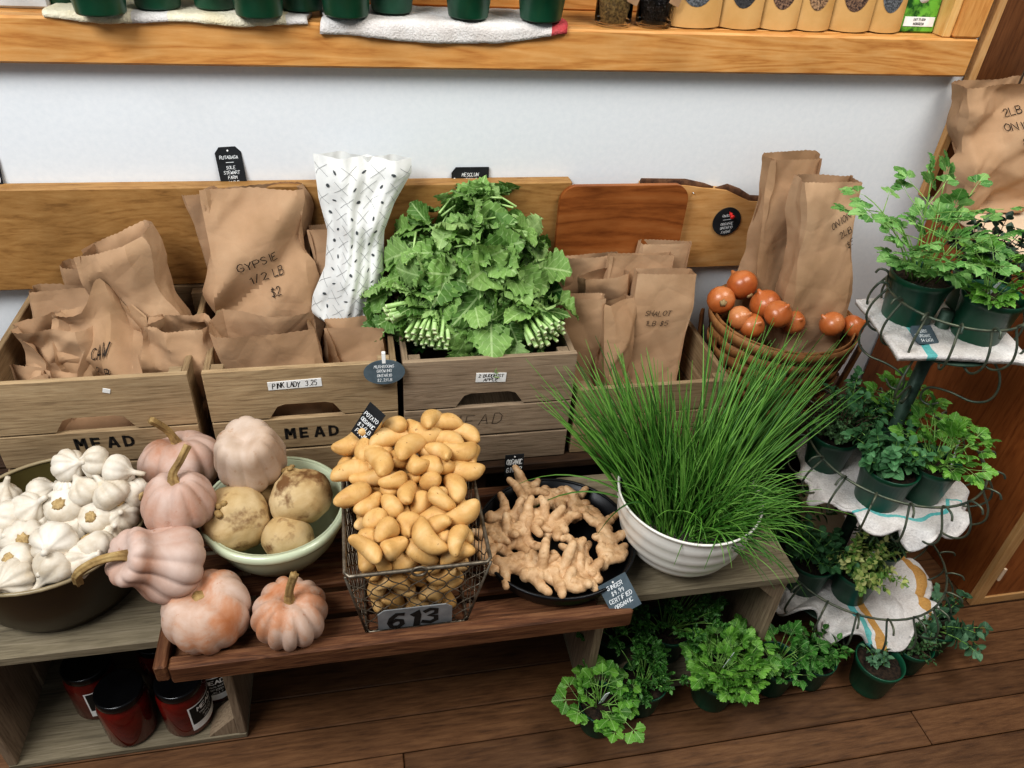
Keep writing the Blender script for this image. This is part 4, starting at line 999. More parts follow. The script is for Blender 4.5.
def paper_bag(label, loc, w, d, h, rot=(0, 0, 0), seed=0, amp=.10, pinch=.55, lean=(0, 0), flare=0., bulge=.012, waist=0., text=None, group=None, mat='kraft', name='paper_bag', jag=.0007, gus=.5, back=.0, tilt=0., cat='bag', fold=0., nM=56, sag=0., peak=None):
    """an open block-bottomed bag; front faces -y; text: (lines, height, u, v, rotation)"""
    t = thing(name, label, cat, loc, rot, group)
    def S(side, u, tt):
        # side 0 front 1 right 2 back 3 left, u in -1..1
        z = tt*h
        a = w/2*(1+flare*tt-waist*math.sin(PI*min(1, tt*1.15))); b = d/2*(1-pinch*tt**.8)
        gd = gus*a*.42*tt**.7*min(1, pinch*1.4)
        bl = bulge*math.sin(PI*min(1, tt*1.05+.02))
        if side == 0: p = Vector((u*a, -b-bl*(1-u*u), z)); n = Vector((0, -1, 0))
        elif side == 2: p = Vector((-u*a, b+bl*.5*(1-u*u), z+back*h*tt)); n = Vector((0, 1, 0))
        elif side == 1: p = Vector((a-gd*(1-abs(u)), u*b, z)); n = Vector((1, 0, 0))
        else: p = Vector((-a+gd*(1-abs(u)), -u*b, z)); n = Vector((-1, 0, 0))
        c = crumple(p, seed, amp*.85, (.045, .2) if amp > .13 else (.08, .26), 12 if amp > .13 else 8)
        edge = 1-.75*max(0., 1-tt/.06)
        p = p+n*c*edge+Vector((crumple(p+Vector((3, 1, 2)), seed+5, amp*.4, K=5)*edge, 0, 0))
        p.z += tt*tilt*p.x*2-sag*tt*tt*(abs(p.x)/(w/2))**2*h
        p.x += lean[0]*tt**1.6; p.y += lean[1]*tt**1.6
        if peak: p.z += peak[0]*math.exp(-((p.x/(w/2)-peak[1])/peak[2])**2)*tt**3; p.y += peak[3]*tt**2*math.exp(-((p.x/(w/2)-peak[1])/peak[2])**2)
        if fold and tt > 1-fold:
            q = (tt-(1-fold))/fold; p.z -= q*fold*h*1.2; p.y -= .012*q+.004
        return p, n
    nf, ns = 28, 10
    ring = [(0, -1+2*i/nf) for i in range(nf)]+[(1, -1+2*i/ns) for i in range(ns)]+[(2, -1+2*i/nf) for i in range(nf)]+[(3, -1+2*i/ns) for i in range(ns)]
    V = []; n = len(ring); r = random.Random(seed)
    for j in range(nM+1):
        for i, (s, u) in enumerate(ring):
            p, _ = S(s, u, j/nM)
            if j == nM: p = p+Vector((0, 0, jag*(1 if i % 2 else -1)+r.uniform(-jag, jag)*.6))
            V.append(tuple(p))
    F = [(j*n+i, j*n+(i+1) % n, (j+1)*n+(i+1) % n, (j+1)*n+i) for j in range(nM) for i in range(n)]
    F.append(tuple(range(n))[::-1])
    mb = MB(); mb.add(V, F); o = mb.build('paper', M[mat], t, auto=24)
    if text:
        lines, th, u0, v0, ro = text; mb = MB()
        def f(x, y):
            c, s_ = math.cos(ro), math.sin(ro)
            X, Y = x*c-y*s_, x*s_+y*c
            u = u0+X/(w/2); v = v0+Y/h
            p, nn = S(0, max(-.98, min(.98, u)), max(.02, min(.98, v))); return p+Vector((0, -.0036, .0010))
        for i, ln in enumerate(lines):
            write(mb, ln, th, th*.11, f, 0, -i*th*2.1, sp=1.2, jit=.08, slant=.2, seed=seed+i, step=.004)
        mb.build('handwriting', M['ink'], t)
    return t
ZC = .359
g1 = 'crumpled bags in the first apple crate'
paper_bag('crumpled brown paper bag with pointed top reading CAW 2LB', (-.468, 1.262, ZC), .185, .14, .285, (-.08, .0, .05), 21, .24, .85, (.005, .03), -.15, .020, text=(['CAW', '2LB'], .014, .02, .74, -.05), group=g1, peak=(.065, .10, .28, .0))
paper_bag('tall open paper bag leaning sideways over the crumpled CAW bag', (-.385, 1.345, ZC), .115, .085, .395, (-.02, -.14, -.10), 33, .12, .22, (-.01, .01), .08, .006, group=g1, gus=.2, tilt=.12)
paper_bag('small open paper bag at the crate corner nearest the tall bag', (-.362, 1.225, ZC), .098, .085, .285, (-.10, .05, -.08), 35, .15, .30, (.010, .012), .10, .006, group=g1, gus=.3)
paper_bag('paper bag slumped at the picture edge in the apple crate', (-.565, 1.235, ZC), .10, .09, .27, (-.08, .10, .1), 37, .2, .7, (-.02, .03), 0, .010, group=g1)
paper_bag('wide paper bag with straight top edge behind the pointed one', (-.515, 1.365, ZC), .17, .08, .295, (-.03, .0, .02), 39, .10, .7, (0, .01), .0, .006, group=g1, gus=.2)
paper_bag('narrow paper bag standing at the very back of the crate', (-.515, 1.425, ZC), .10, .045, .315, (-.02, .02, -.03), 41, .06, .5, (0, .005), .0, .004, group=g1, gus=.1)
paper_bag('low folded paper bag in front at the picture edge', (-.592, 1.205, ZC), .06, .05, .205, (-.06, .05, .1), 43, .14, .6, (-.01, .02), 0, .005, group=g1)
g2 = 'bags in the middle apple crate'
paper_bag('tall wide paper bag with handwriting GYPSIE standing against the long board', (-.182, 1.385, ZC), .185, .11, .462, (-.07, -.0, .03), 56, .13, .70, (-.012, .03), -.02, .012, text=(['GYPSIE', '1/2 LB', '$2'], .015, -.10, .72, .30), group=g2)
paper_bag('flat folded paper bag slid behind the tall GYPSIE bag', (-.256, 1.442, ZC), .055, .03, .440, (-.06, -.02, .0), 53, .05, .3, (-.03, .01), 0, .003, group=g2, gus=.1)
paper_bag('short square paper bag in front of the GYPSIE bag', (-.175, 1.222, ZC), .160, .085, .282, (-.02, .0, .02), 55, .10, .45, (0, .01), .04, .004, group=g2, gus=.3, back=.05)
paper_bag('short paper bag beneath the white patterned bag', (-.022, 1.225, ZC), .105, .08, .262, (-.06, .0, -.03), 57, .09, .5, (0, .02), .0, .004, group=g2, gus=.2)
paper_bag('narrow paper bag standing between the GYPSIE bag and the white bag', (-.055, 1.40, ZC), .06, .06, .38, (-.04, .0, .0), 59, .09, .5, (-.01, .02), .0, .004, group=g2, gus=.2)
# white bag printed with crosses and little seeds
def whitebag():
    t = NT('printed_white_paper'); t.col(C('#d9d9d5')); n = t.noise(t.coords(), 16, 4, .6); t.bump(n, .35, .008); return t.set(.6, 0, .3)
M['whitebag'] = whitebag(); M['print_grey'] = plain('grey_print', '#8b8d8c', '#9b9d9b', 40, .8); M['print_dark'] = plain('dark_print', '#3d4143', '#4c5052', 40, .8)
def white_bag():
    t = thing('printed_bag', 'white bag printed with grey crosses and dark specks above the kraft bags', 'bag', (0, 1.345, .548), (0, 0, 0))
    L = [(-.050, 0), (-.104, .035), (-.098, .070), (-.070, .125), (-.060, .190), (-.072, .250), (-.076, .335)]
    Rr = [(-.010, 0), (.030, .018), (.044, .055), (.044, .125), (.049, .190), (.072, .245), (.108, .300)]
    def interp(P, z):
        for (a, z0), (b, z1) in zip(P[:-1], P[1:]):
            if z <= z1: 
                q = (z-z0)/(z1-z0); q = max(0, min(1, q)); return a+(b-a)*q
        return P[-1][0]
    def S(side, u, tt):
        z = tt*.325; a = interp(L, z); b = interp(Rr, z); x = a+(b-a)*(u+1)/2
        th = .040*math.sin(PI*min(.96, tt*.75+.2))**.7*(1-abs(u)**2.6)
        zz = z*(1+.03*(1-(u+1)/2))+(.022*abs((u+.3))**2*(1-tt)**3)
        p = Vector((x, -th if side == 0 else th*.5, zz)); n = Vector((0, -1 if side == 0 else 1, 0))
        fold = .008*math.sin(u*6+tt*3+1)*(.35+tt)+.006*abs(math.sin(u*9-tt*4))+crumple(p, 77, .09, (.04, .13), 8)
        p += n*fold*(1-abs(u)**4)
        p.y += .100*tt
        return p
    nu, nv = 34, 40; mb = MB()
    for s in (0, 1): mb.grid(lambda a, b, s=s: S(s, -1+2*a, b), nu, nv)
    cr = MB(); dk = MB(); r = random.Random(5)
    def on(u, v): return S(0, max(-.99, min(.99, u)), max(.01, min(.99, v)))+Vector((0, -.0015, 0))
    k = 0
    for j in range(13):
        for i in range(7):
            u = -.9+i*.3+(.15 if j % 2 else 0); v = .03+j*.075
            if abs(u) > .95: continue
            wdt = .13; du, dv = .010/.065, .010/.325
            if (i+j) % 2 == 0:
                for sg in (1, -1):
                    q = [on(u+du*s_, v+dv*s_*sg) for s_ in (-1, -.3, .3, 1)]
                    V = []; 
                    for p in q: V += [tuple(p+Vector((-.0003, 0, .0003*sg))), tuple(p+Vector((.0003, 0, -.0003*sg)))]
                    cr.add(V, [(2*a, 2*a+1, 2*a+3, 2*a+2) for a in range(3)])
            else:
                c = on(u, v); n = 8; a0 = r.uniform(0, 3); rx, rz = .0036, r.choice([.0016, .0026])
                V = [tuple(on(u+(rx*math.cos(b)*math.cos(a0)-rz*math.sin(b)*math.sin(a0))/.065, v+(rx*math.cos(b)*math.sin(a0)+rz*math.sin(b)*math.cos(a0))/.325)) for b in np.linspace(0, 2*PI, n, endpoint=False)]
                dk.add(V, [tuple(range(n))])
    for q, src in ((1, cr), (2, dk)):
        V = np.concatenate(src.v); mb.add(V, src.f, q)
    mb.build('paper', [M['whitebag'], M['print_grey'], M['print_dark']], t)
    return t
white_bag()
g4 = 'folded bags in the shallow crate'
paper_bag('square paper bag reading SHALOT 1LB $5 in the shallow crate', (.622, 1.30, ZC), .130, .055, .305, (-.12, .02, -.06), 61, .035, .4, (0, .01), 0, .004, text=(['SHALOT', '1LB $5'], .011, -.15, .72, 0), group=g4, gus=.15)
paper_bag('folded paper bag standing just behind the SHALOT bag', (.585, 1.365, ZC), .150, .04, .318, (-.07, .03, .04), 63, .04, .4, (0, .01), 0, .003, group=g4, gus=.15)
paper_bag('paper bag with its gusset sticking out in front of the SHALOT bag', (.520, 1.255, ZC), .075, .06, .262, (-.14, .10, .5), 65, .09, .5, (.01, .02), .05, .004, group=g4, gus=.5)
paper_bag('paper bag leaning against the greens crate', (.462, 1.27, ZC), .085, .05, .268, (-.10, -.10, -.3), 67, .08, .5, (0, .02), 0, .004, group=g4, gus=.3)
paper_bag('wide paper bag at the back of the shallow crate', (.490, 1.405, ZC), .14, .04, .305, (-.04, -.02, .05), 69, .05, .4, (0, .006), 0, .003, group=g4, gus=.2)
paper_bag('paper bag with pleated side in the middle of the shallow crate', (.513, 1.335, ZC), .10, .05, .29, (-.08, .0, .3), 71, .08, .5, (0, .01), .04, .004, group=g4, gus=.4)
paper_bag('folded paper bag tallest at the back of the shallow crate', (.655, 1.42, ZC), .12, .03, .325, (-.03, .03, -.02), 73, .04, .4, (0, .006), 0, .003, group=g4, gus=.2)
# in the onion basket and on the worktop
paper_bag('tall paper bag at the back of the onion basket', (.915, 1.372, .46), .130, .08, .425, (-.02, .0, .05), 81, .07, .50, (-.02, .02), .0, .006, gus=.35, back=.01)
paper_bag('paper bag reading ONION 2LB $5 standing in front in the onion basket', (.965, 1.285, .485), .125, .08, .385, (-.05, .0, -.06), 83, .07, .35, (-.035, .02), -.02, .006, text=(['ONION', '2LB', '$5'], .013, .42, .80, .55), gus=.35)
paper_bag('kraft bag with handwriting 2LB ONION $5 on the worktop', (1.402, 1.424, .7585), .155, .095, .275, (-.02, -.10, -.10), 85, .15, .55, (-.045, .0), .0, .012, text=(['2LB', 'ONION', '$5'], .012, .40, .80, .35), gus=.3)

# ================================================================ chalk tags
def chalk_tag(label, loc, w, h, rot, lines, shape='tag', mat='chalk', th=.0025, tsz=None, lw=.12, name='chalk_sign', seed=1, sx=.85, hole=True, pin=False, yofs=0., clip=False, stake=0.):
    t = thing(name, label, 'sign', loc, rot)
    if shape == 'tag': q = w*.2; P = [(-w/2, 0), (w/2, 0), (w/2, h-q*1.2), (w/2-q, h), (-w/2+q, h), (-w/2, h-q*1.2)]; hp = (0, h*.9)
    elif shape == 'side': q = h*.25; P = [(-w/2+q*.8, 0), (w/2, 0), (w/2, h), (-w/2+q*.8, h), (-w/2, h-q), (-w/2, q)]; hp = (-w/2+.006, h/2)
    elif shape == 'rect': P = [(-w/2, 0), (w/2, 0), (w/2, h), (-w/2, h)]; hp = (0, h*.93)
    else: P = [(w/2*math.cos(a), h/2+h/2*math.sin(a)) for a in np.linspace(-PI/2, 3*PI/2, 40, endpoint=False)]; hp = (0, h*.92)
    n = len(P); V = [(x, -th/2, z) for x, z in P]+[(x, th/2, z) for x, z in P]
    mb = MB(); mb.add(V, [tuple(range(n)), tuple(range(2*n-1, n-1, -1))]+[(i, i+n, (i+1) % n+n, (i+1) % n) for i in range(n)])
    mb.build('board', M[mat], t, smooth=False)
    f = lambda x, z: (x, -th/2-.0005, z)
    mb = MB(); k = len(lines); hh = h*.74/max(1, k)
    for i, ln in enumerate(lines):
        if ln == '-':
            z = h*.80-(i+.5)*hh; mb.add([f(-w*.15, z-.0006), f(w*.15, z-.0006), f(w*.15, z+.0006), f(-w*.15, z+.0006)], [(0, 1, 2, 3)]); continue
        H = (tsz or hh*.62)
        _, tw = strokes(ln, H, 1.2); s_ = min(sx, w*.84/tw)
        write(mb, ln, H, H*lw*1.3, f, 0, h*.80-(i+.5)*hh+yofs, sp=1.2, jit=.08, slant=.15, seed=seed+i, sx=s_)
    mb.build('chalk_lettering', M['chalkline'], t, smooth=False)
    if hole:
        mb = MB(); mb.lathe([(.0018, 0), (.0018, .0006)], 10, loc=(hp[0], -th/2-.0002, hp[1]), rot=(PI/2, 0, 0)); mb.build('hole', M['paper_white'], t, smooth=False)
    if pin:
        mb = MB(); mb.lathe([(.0015, 0), (.0015, .006), (.004, .007), (.0045, .009), (.0028, .011), (.0028, .016), (.005, .018), (.005, .0205), (.001, .021)], 14, loc=(w*.06, -th/2, h*.84), rot=(PI/2+.2, .3, 0)); mb.build('push_pin', M['red'], t)
    if stake:
        mb = MB(); mb.box((0, .001, -stake/2), (.006, .002, stake), bev=.0004); mb.build('stake', M['blackmetal'], t)
    if clip:
        mb = MB(); mb.box((0, .002, h+.004), (.007, .008, .022), bev=.001); mb.build('clip', M['paper_white'], t)
    return t
chalk_tag('black chalk tag reading rutabaga above the tall GYPSIE bag', ay(235, 187, 1.492), .048, .078, (-.12, -.06, 0), ['RUTABAGA', '-', 'SOLE', 'STEWART', 'FARM', '$2/LB'], seed=2)
chalk_tag('small black sideways chalk tag reading mesclun greens above the greens', ay(470, 189, 1.492), .077, .045, (-.10, 0, 0), ['MESCLUN', 'GREENS', '$5'], 'side', seed=12)
chalk_tag('grey oval slate tag about mushrooms clipped between two crates', ay(385, 384, 1.130), .074, .049, (-.14, 0, 0), ['MUSHROOMS', 'GROWING', 'ONTARIO', '$2.2/LB'], 'oval', 'slate', seed=22, hole=False, clip=True, yofs=.002)
chalk_tag('thin black chalk tag leaning behind the potato heap', (-.022, .992, .562), .034, .070, (-.30, .42, -.75), ['POTATO', 'ORGANIC', '$3/LB', 'FARM'], 'rect', seed=32, hole=False)
chalk_tag('small black sign reading organic ginger behind the ginger pan', (.263, 1.047, .391), .036, .052, (-.05, 0, 0), ['ORGANIC', 'GINGER'], 'rect', seed=42, yofs=.004, stake=.052)
chalk_tag('grey slate price tag for ginger hanging on the pan rim above the tray corner', az(628, 611, .352), .052, .062, (-.62, -.42, .16), ['GINGER', '$9.99', 'CERTIFIED', 'ORGANIC'], 'rect', 'slate', seed=52, yofs=.007)
chalk_tag('round black chalk sign reading onions, held by a red push pin', ay(725, 235, 1.4735), .066, .067, (0, -.12, 0), ['ONIONS', '-', 'ORGANIC', 'ONTARIO', 'FARMS'], 'oval', seed=62, pin=True, hole=False)
chalk_tag('dark chalk tag at the very picture edge above the long board', ay(-8, 189, 1.492), .04, .07, (-.1, .1, 0), ['HERBS'], 'tag', seed=72)
# ================================================================ leaves
def spine_leaf(half, cup=.15, wave=.0, droop=.25, seed=0, ruff=0.):
    """half outline (x, y) with rising x; returns verts, faces; midrib on y = 0, tip at x = 1"""
    if ruff > .06:
        h2 = []
        for a, b in zip(half[:-1], half[1:]): h2 += [a, ((a[0]+b[0])/2, (a[1]+b[1])/2*1.02)]
        half = h2+[half[-1]]
    n = len(half); V = []; F = []; r = random.Random(seed)
    for x, y in half:
        zz = -droop*x*x
        z1 = zz+cup*y+ruff*r.uniform(-1, 1); z2 = zz+cup*y+ruff*r.uniform(-1, 1)
        q1, q2 = ruff*.6*r.uniform(-1, 1), ruff*.6*r.uniform(-1, 1); V += [(x, 0, zz-ruff*.15), (x, y*.5, zz+cup*y*.35+q1), (x, y, z1), (x, -y*.5, zz+cup*y*.35+q2), (x, -y, z2)]
    for i in range(n-1):
        a, b = i*5, (i+1)*5
        F += [(a, b, b+1, a+1), (a+1, b+1, b+2, a+2), (a, a+3, b+3, b), (a+3, a+4, b+4, b+3)]
    V = np.array(V); return V, F, V[:, :2].copy()
def merge(parts):
    V = []; F = []; U = []; o = 0
    for v, f, u in parts: V.append(v); U.append(u); F += [tuple(i+o for i in q) for q in f]; o += len(v)
    return np.concatenate(V), F, np.concatenate(U)
def xf(v, s=1., ang=0., tx=0., ty=0., roll=0.):
    v = v*s; c, s_ = math.cos(roll), math.sin(roll); v = np.stack([v[:, 0], v[:, 1]*c-v[:, 2]*s_, v[:, 1]*s_+v[:, 2]*c], 1)
    c, s_ = math.cos(ang), math.sin(ang); v = np.stack([v[:, 0]*c-v[:, 1]*s_, v[:, 0]*s_+v[:, 1]*c, v[:, 2]], 1)
    return v+np.array((tx, ty, 0))
_lobe = [(0, .03), (.12, .05), (.30, .22), (.42, .36), (.50, .30), (.56, .33), (.68, .40), (.74, .27), (.80, .25), (.90, .20), (.94, .10), (1.0, .02)]
def parsley_leaf(seed=0):
    r = random.Random(seed); P = []
    lf = lambda s: spine_leaf(_lobe, r.uniform(-.05, .3), 0, r.uniform(.05, .4), s, .04)
    for a, s, t in ((0, .62, .40), (.95, .50, .30), (-.95, .50, .30), (.5, .42, .36), (-.5, .42, .36)):
        v, f, u_ = lf(seed+int(a*10)); P.append((xf(v, s*r.uniform(.9, 1.1), a, t*math.cos(a*.2), .06*np.sign(a), r.uniform(-.2, .2)), f, u_))
    # stalk joining them
    P.append((np.array([(0, -.012, 0), (.45, -.012, .0), (.45, .012, .0), (0, .012, 0)]), [(0, 1, 2, 3)], np.zeros((4, 2))))
    return merge(P)
def trefoil_leaf(seed=0):
    r = random.Random(seed); P = []
    for a in (0, 1.15, -1.15):
        v, f, u_ = spine_leaf(_lobe, r.uniform(0, .3), 0, r.uniform(.1, .4), seed, .03); v = v*np.array((1, 1.25, 1))
        P.append((xf(v, .55*r.uniform(.9, 1.1), a, .38+.04*math.cos(a), .05*np.sign(a)), f, u_))
    P.append((np.array([(0, -.012, 0), (.42, -.012, 0), (.42, .012, 0), (0, .012, 0)]), [(0, 1, 2, 3)], np.zeros((4, 2))))
    return merge(P)
def curly_leaf(seed=0):
    r = random.Random(seed); P = []
    for k in range(9):
        a = r.uniform(-1.6, 1.6); v, f, u_ = spine_leaf([(0, .05), (.3, .3), (.5, .22), (.7, .36), (.85, .2), (1, .06)], r.uniform(-.6, .9), 0, r.uniform(-.5, .8), k+seed, .12)
        P.append((xf(v, r.uniform(.28, .42), a, r.uniform(.2, .6), r.uniform(-.25, .25), r.uniform(-1, 1)), f, u_))
    return merge(P)
OVAL = [(0, .02), (.12, .16), (.3, .30), (.5, .34), (.7, .28), (.88, .14), (1, .01)]
ROUND = [(0, .03), (.1, .24), (.3, .42), (.5, .47), (.72, .40), (.9, .22), (1, .02)]
NARROW = [(0, .02), (.2, .09), (.5, .10), (.8, .08), (1, .01)]
RAPINI = [(0, .02), (.10, .03), (.16, .14), (.22, .08), (.30, .26), (.36, .22), (.42, .40), (.50, .36), (.58, .46), (.66, .38), (.73, .41), (.80, .28), (.87, .27), (.94, .13), (1, .02)]
LEAF = {
 'parsley': [parsley_leaf(k) for k in range(4)], 'trefoil': [trefoil_leaf(k+10) for k in range(4)], 'curly': [curly_leaf(k+20) for k in range(4)],
 'oval': [spine_leaf(OVAL, .25, 0, d, k) for k, d in enumerate((.1, .3, .5))], 'round': [spine_leaf(ROUND, .3, 0, d, k, .02) for k, d in enumerate((.1, .3, .5))],
 'narrow': [spine_leaf(NARROW, .4, 0, d, k) for k, d in enumerate((.0, .2, -.2))],
 'rapini': [spine_leaf(RAPINI, c, 0, d, k, .085) for k, (c, d) in enumerate(((.3, .2), (-.25, .6), (.5, .4), (.1, .8), (-.1, .1)))],
}
class Foliage:
    def __init__(s, seed): s.r = random.Random(seed); s.mb = MB(); s.st = MB()
    def leaf(s, kind, p, d, size, up=(0, 0, 1), roll=0., wide=1.):
        v, f, uv = LEAF[kind][s.r.randrange(len(LEAF[kind]))]
        x = np.array(Vector(d).normalized()); u = np.array(up, float); y = np.cross(u, x); ny = np.linalg.norm(y)
        if ny < 1e-3: y = np.cross((1., .2, 0), x); ny = np.linalg.norm(y)
        y /= ny; z = np.cross(x, y)
        c, s_ = math.cos(roll), math.sin(roll); y, z = y*c+z*s_, -y*s_+z*c
        V = np.outer(v[:, 0], x)+np.outer(v[:, 1]*wide, y)+np.outer(v[:, 2], z)
        s.mb.add(V*size+np.array(tuple(p)), f)
        if not hasattr(s.mb, 'uv'): s.mb.uv = []
        s.mb.uv.append(uv)
    def stem(s, pts, r0, r1, seg=5):
        s.st.tube(pts, list(np.linspace(r0, r1, len(pts))), seg)
    def arc(s, p, d, L, g, n=7):
        p = Vector(p); d = Vector(d).normalized(); return [p+d*(L*t)+Vector((0, 0, -g*L*t*t)) for t in np.linspace(0, 1, n)]
G = {
 'parsley': leafmat('parsley_leaf', ['#3f6f26', '#578f33', '#7cb24a', '#689f3c'], trans=.3),
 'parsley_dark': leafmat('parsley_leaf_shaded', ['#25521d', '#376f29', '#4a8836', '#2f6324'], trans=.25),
 'parsley_grey': leafmat('parsley_leaf_bluish', ['#4a7f3c', '#669c52', '#90bd74', '#5a9048'], trans=.3),
 'curly': leafmat('curly_parsley_leaf', ['#22511a', '#326b25', '#4b8733', '#2a5c20'], trans=.2),
 'oregano': leafmat('oregano_leaf', ['#33603a', '#4c8052', '#66986a', '#3e6e45'], .6, .2, vein=.3, veincol='#9dbb93'),
 'thyme': leafmat('thyme_leaf', ['#34502f', '#4a6a40', '#5f8055', '#3b5a38'], .6, .15, vein=0),
 'variegated': leafmat('variegated_leaf', ['#5c8a3c', '#c9d27e', '#e6e2a0', '#7aa24c', '#4f7f36'], .5, .2),
 'rosemary': leafmat('rosemary_leaf', ['#28402c', '#3e5c3f', '#587554'], .5, .1, vein=.25),
 'dark_mint': leafmat('dark_mint_leaf', ['#23332a', '#31463a', '#46594a', '#2a3a2f'], .5, .12, vein=.2, veincol='#7f9a80'),
 'sage': leafmat('sage_leaf', ['#3c6048', '#527a5c', '#6a9072'], .6, .15, vein=.3, veincol='#9dbb93'),
 'rapini': leafmat('rapini_leaf', ['#4a6f32', '#688f47', '#8cb065', '#789f52', '#a9c685', '#557d3a'], .6, .2, vein=.62, nscale=55, veincol='#c3dca2'),
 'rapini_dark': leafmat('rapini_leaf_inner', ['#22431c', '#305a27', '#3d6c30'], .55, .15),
 'chive': leafmat('chive_blade', ['#2f5a1e', '#44752b', '#64953f', '#7cab52', '#3a6526'], .4, .15, vein=0, nscale=30),
 'stem': plain('green_stem', '#6d9a45', '#93b866', 50, .5), 'stem_dark': plain('dark_stem', '#4a2f2a', '#5f453a', 50, .6), 'stem_pale': plain('pale_stem', '#9dc070', '#b9d592', 60, .45),
 'cut': plain('cut_stem_end', '#cfe0a8', '#dfeabf', 90, .5),
}
M['tagwhite'] = plain('white_plant_tag', '#dfe3e6', '#eef0f1', 20, .5)

# ---------------------------------------------------------------- nursery pots
PR, PH = .049, .083
def pot_body(t, s=1.0):
    R, H = PR*s, PH*s
    pr = [(R*.74, 0), (R*.76, .003), (R*.93, H-.014), (R*.97, H-.013), (R*1.0, H-.001), (R*.985, H), (R*.93, H-.001), (R*.90, H-.016)]
    mb = MB(); mb.lathe(pr, 36, capb=True, capt=False); mb.build('pot', M['greenpot'], t)
    mb = MB(); mb.lathe([(R*.91, H-.015), (R*.6, H-.011), (.002, H-.010)], 28, capb=False, mod=lambda a, tt, r, z: (r, z+.003*noise.noise(Vector((r*120, a*3, 1))))); mb.build('soil', M['soil'], t)
    return H
def plant_tag(t, p, rot, h=.05):
    mb = MB(); mb.box((0, 0, h/2), (.013, .0012, h), bev=.0004); o = mb.build('plant_tag', M['tagwhite'], t); o.location = p; o.rotation_euler = rot
def herb(name, label, loc, kind, seed, mat=None, s=1.0, n=14, L=(.06, .12), spread=.6, size=(.03, .05), bias=(0, 0, 0), rot=(0, 0, 0), group=None, ptag=None, stem='stem', cat='plant', pairs=4):
    t = thing(name, label, cat, loc, rot, group); H = pot_body(t, s); f = Foliage(seed); r = f.r; bias = Vector(bias)
    for k in range(n):
        a = r.uniform(0, 2*PI); q = r.uniform(0, PR*s*.55); p = Vector((q*math.cos(a), q*math.sin(a), H-.012))
        w = r.uniform(.1, 1)*spread; d = Vector((w*math.cos(a), w*math.sin(a), 1))+bias*r.uniform(.5, 1.2); ln = r.uniform(*L)
        if kind in ('parsley', 'trefoil', 'curly'):
            P = f.arc(p, d, ln, .15+.25*w); f.stem(P, .0014, .0008)
            e = (P[-1]-P[-2]).normalized(); sz = r.uniform(*size)
            f.leaf(kind, P[-1], e+Vector((0, 0, -.25)), sz, roll=r.uniform(-.4, .4))
            if kind == 'curly':
                for q in range(2): f.leaf(kind, P[-2], (e+Vector((r.uniform(-1, 1), r.uniform(-1, 1), .2))).normalized(), sz*.8)
            else:
                for sg in (1, -1):
                    if r.random() < .55:
                        sd = e.cross(Vector((0, 0, 1))).normalized()*sg+e*.5+Vector((0, 0, .1)); P2 = f.arc(P[4], sd, ln*.3, .1, 4); f.stem(P2, .0009, .0007, 4)
                        f.leaf(kind, P2[-1], sd, sz*.8, roll=r.uniform(-.4, .4))
        else:
            P = f.arc(p, d, ln, .2+.2*w, 9); f.stem(P, .0012, .0006)
            nn = pairs
            for q in range(nn):
                u = .25+.75*q/(nn-1); i = min(len(P)-2, int(u*(len(P)-1))); e = (P[i+1]-P[i]).normalized(); base = P[i].lerp(P[i+1], u*(len(P)-1)-i)
                sd = e.cross(Vector((math.cos(q*1.9+k), math.sin(q*1.9+k), .3))).normalized()
                for sg in (1, -1):
                    sz = r.uniform(*size)*(1.1-.4*u); f.leaf(kind, base, sd*sg+e*r.uniform(.2, .8), sz, up=e if abs(e.z) > .2 else (0, 0, 1), roll=r.uniform(-.5, .5))
            f.leaf(kind, P[-1], e+Vector((r.uniform(-.3, .3), r.uniform(-.3, .3), 0)), size[0])
    f.st.build('stems', G[stem], t); f.mb.build('foliage', G[mat or kind], t)
    if ptag: plant_tag(t, *ptag)
    return t

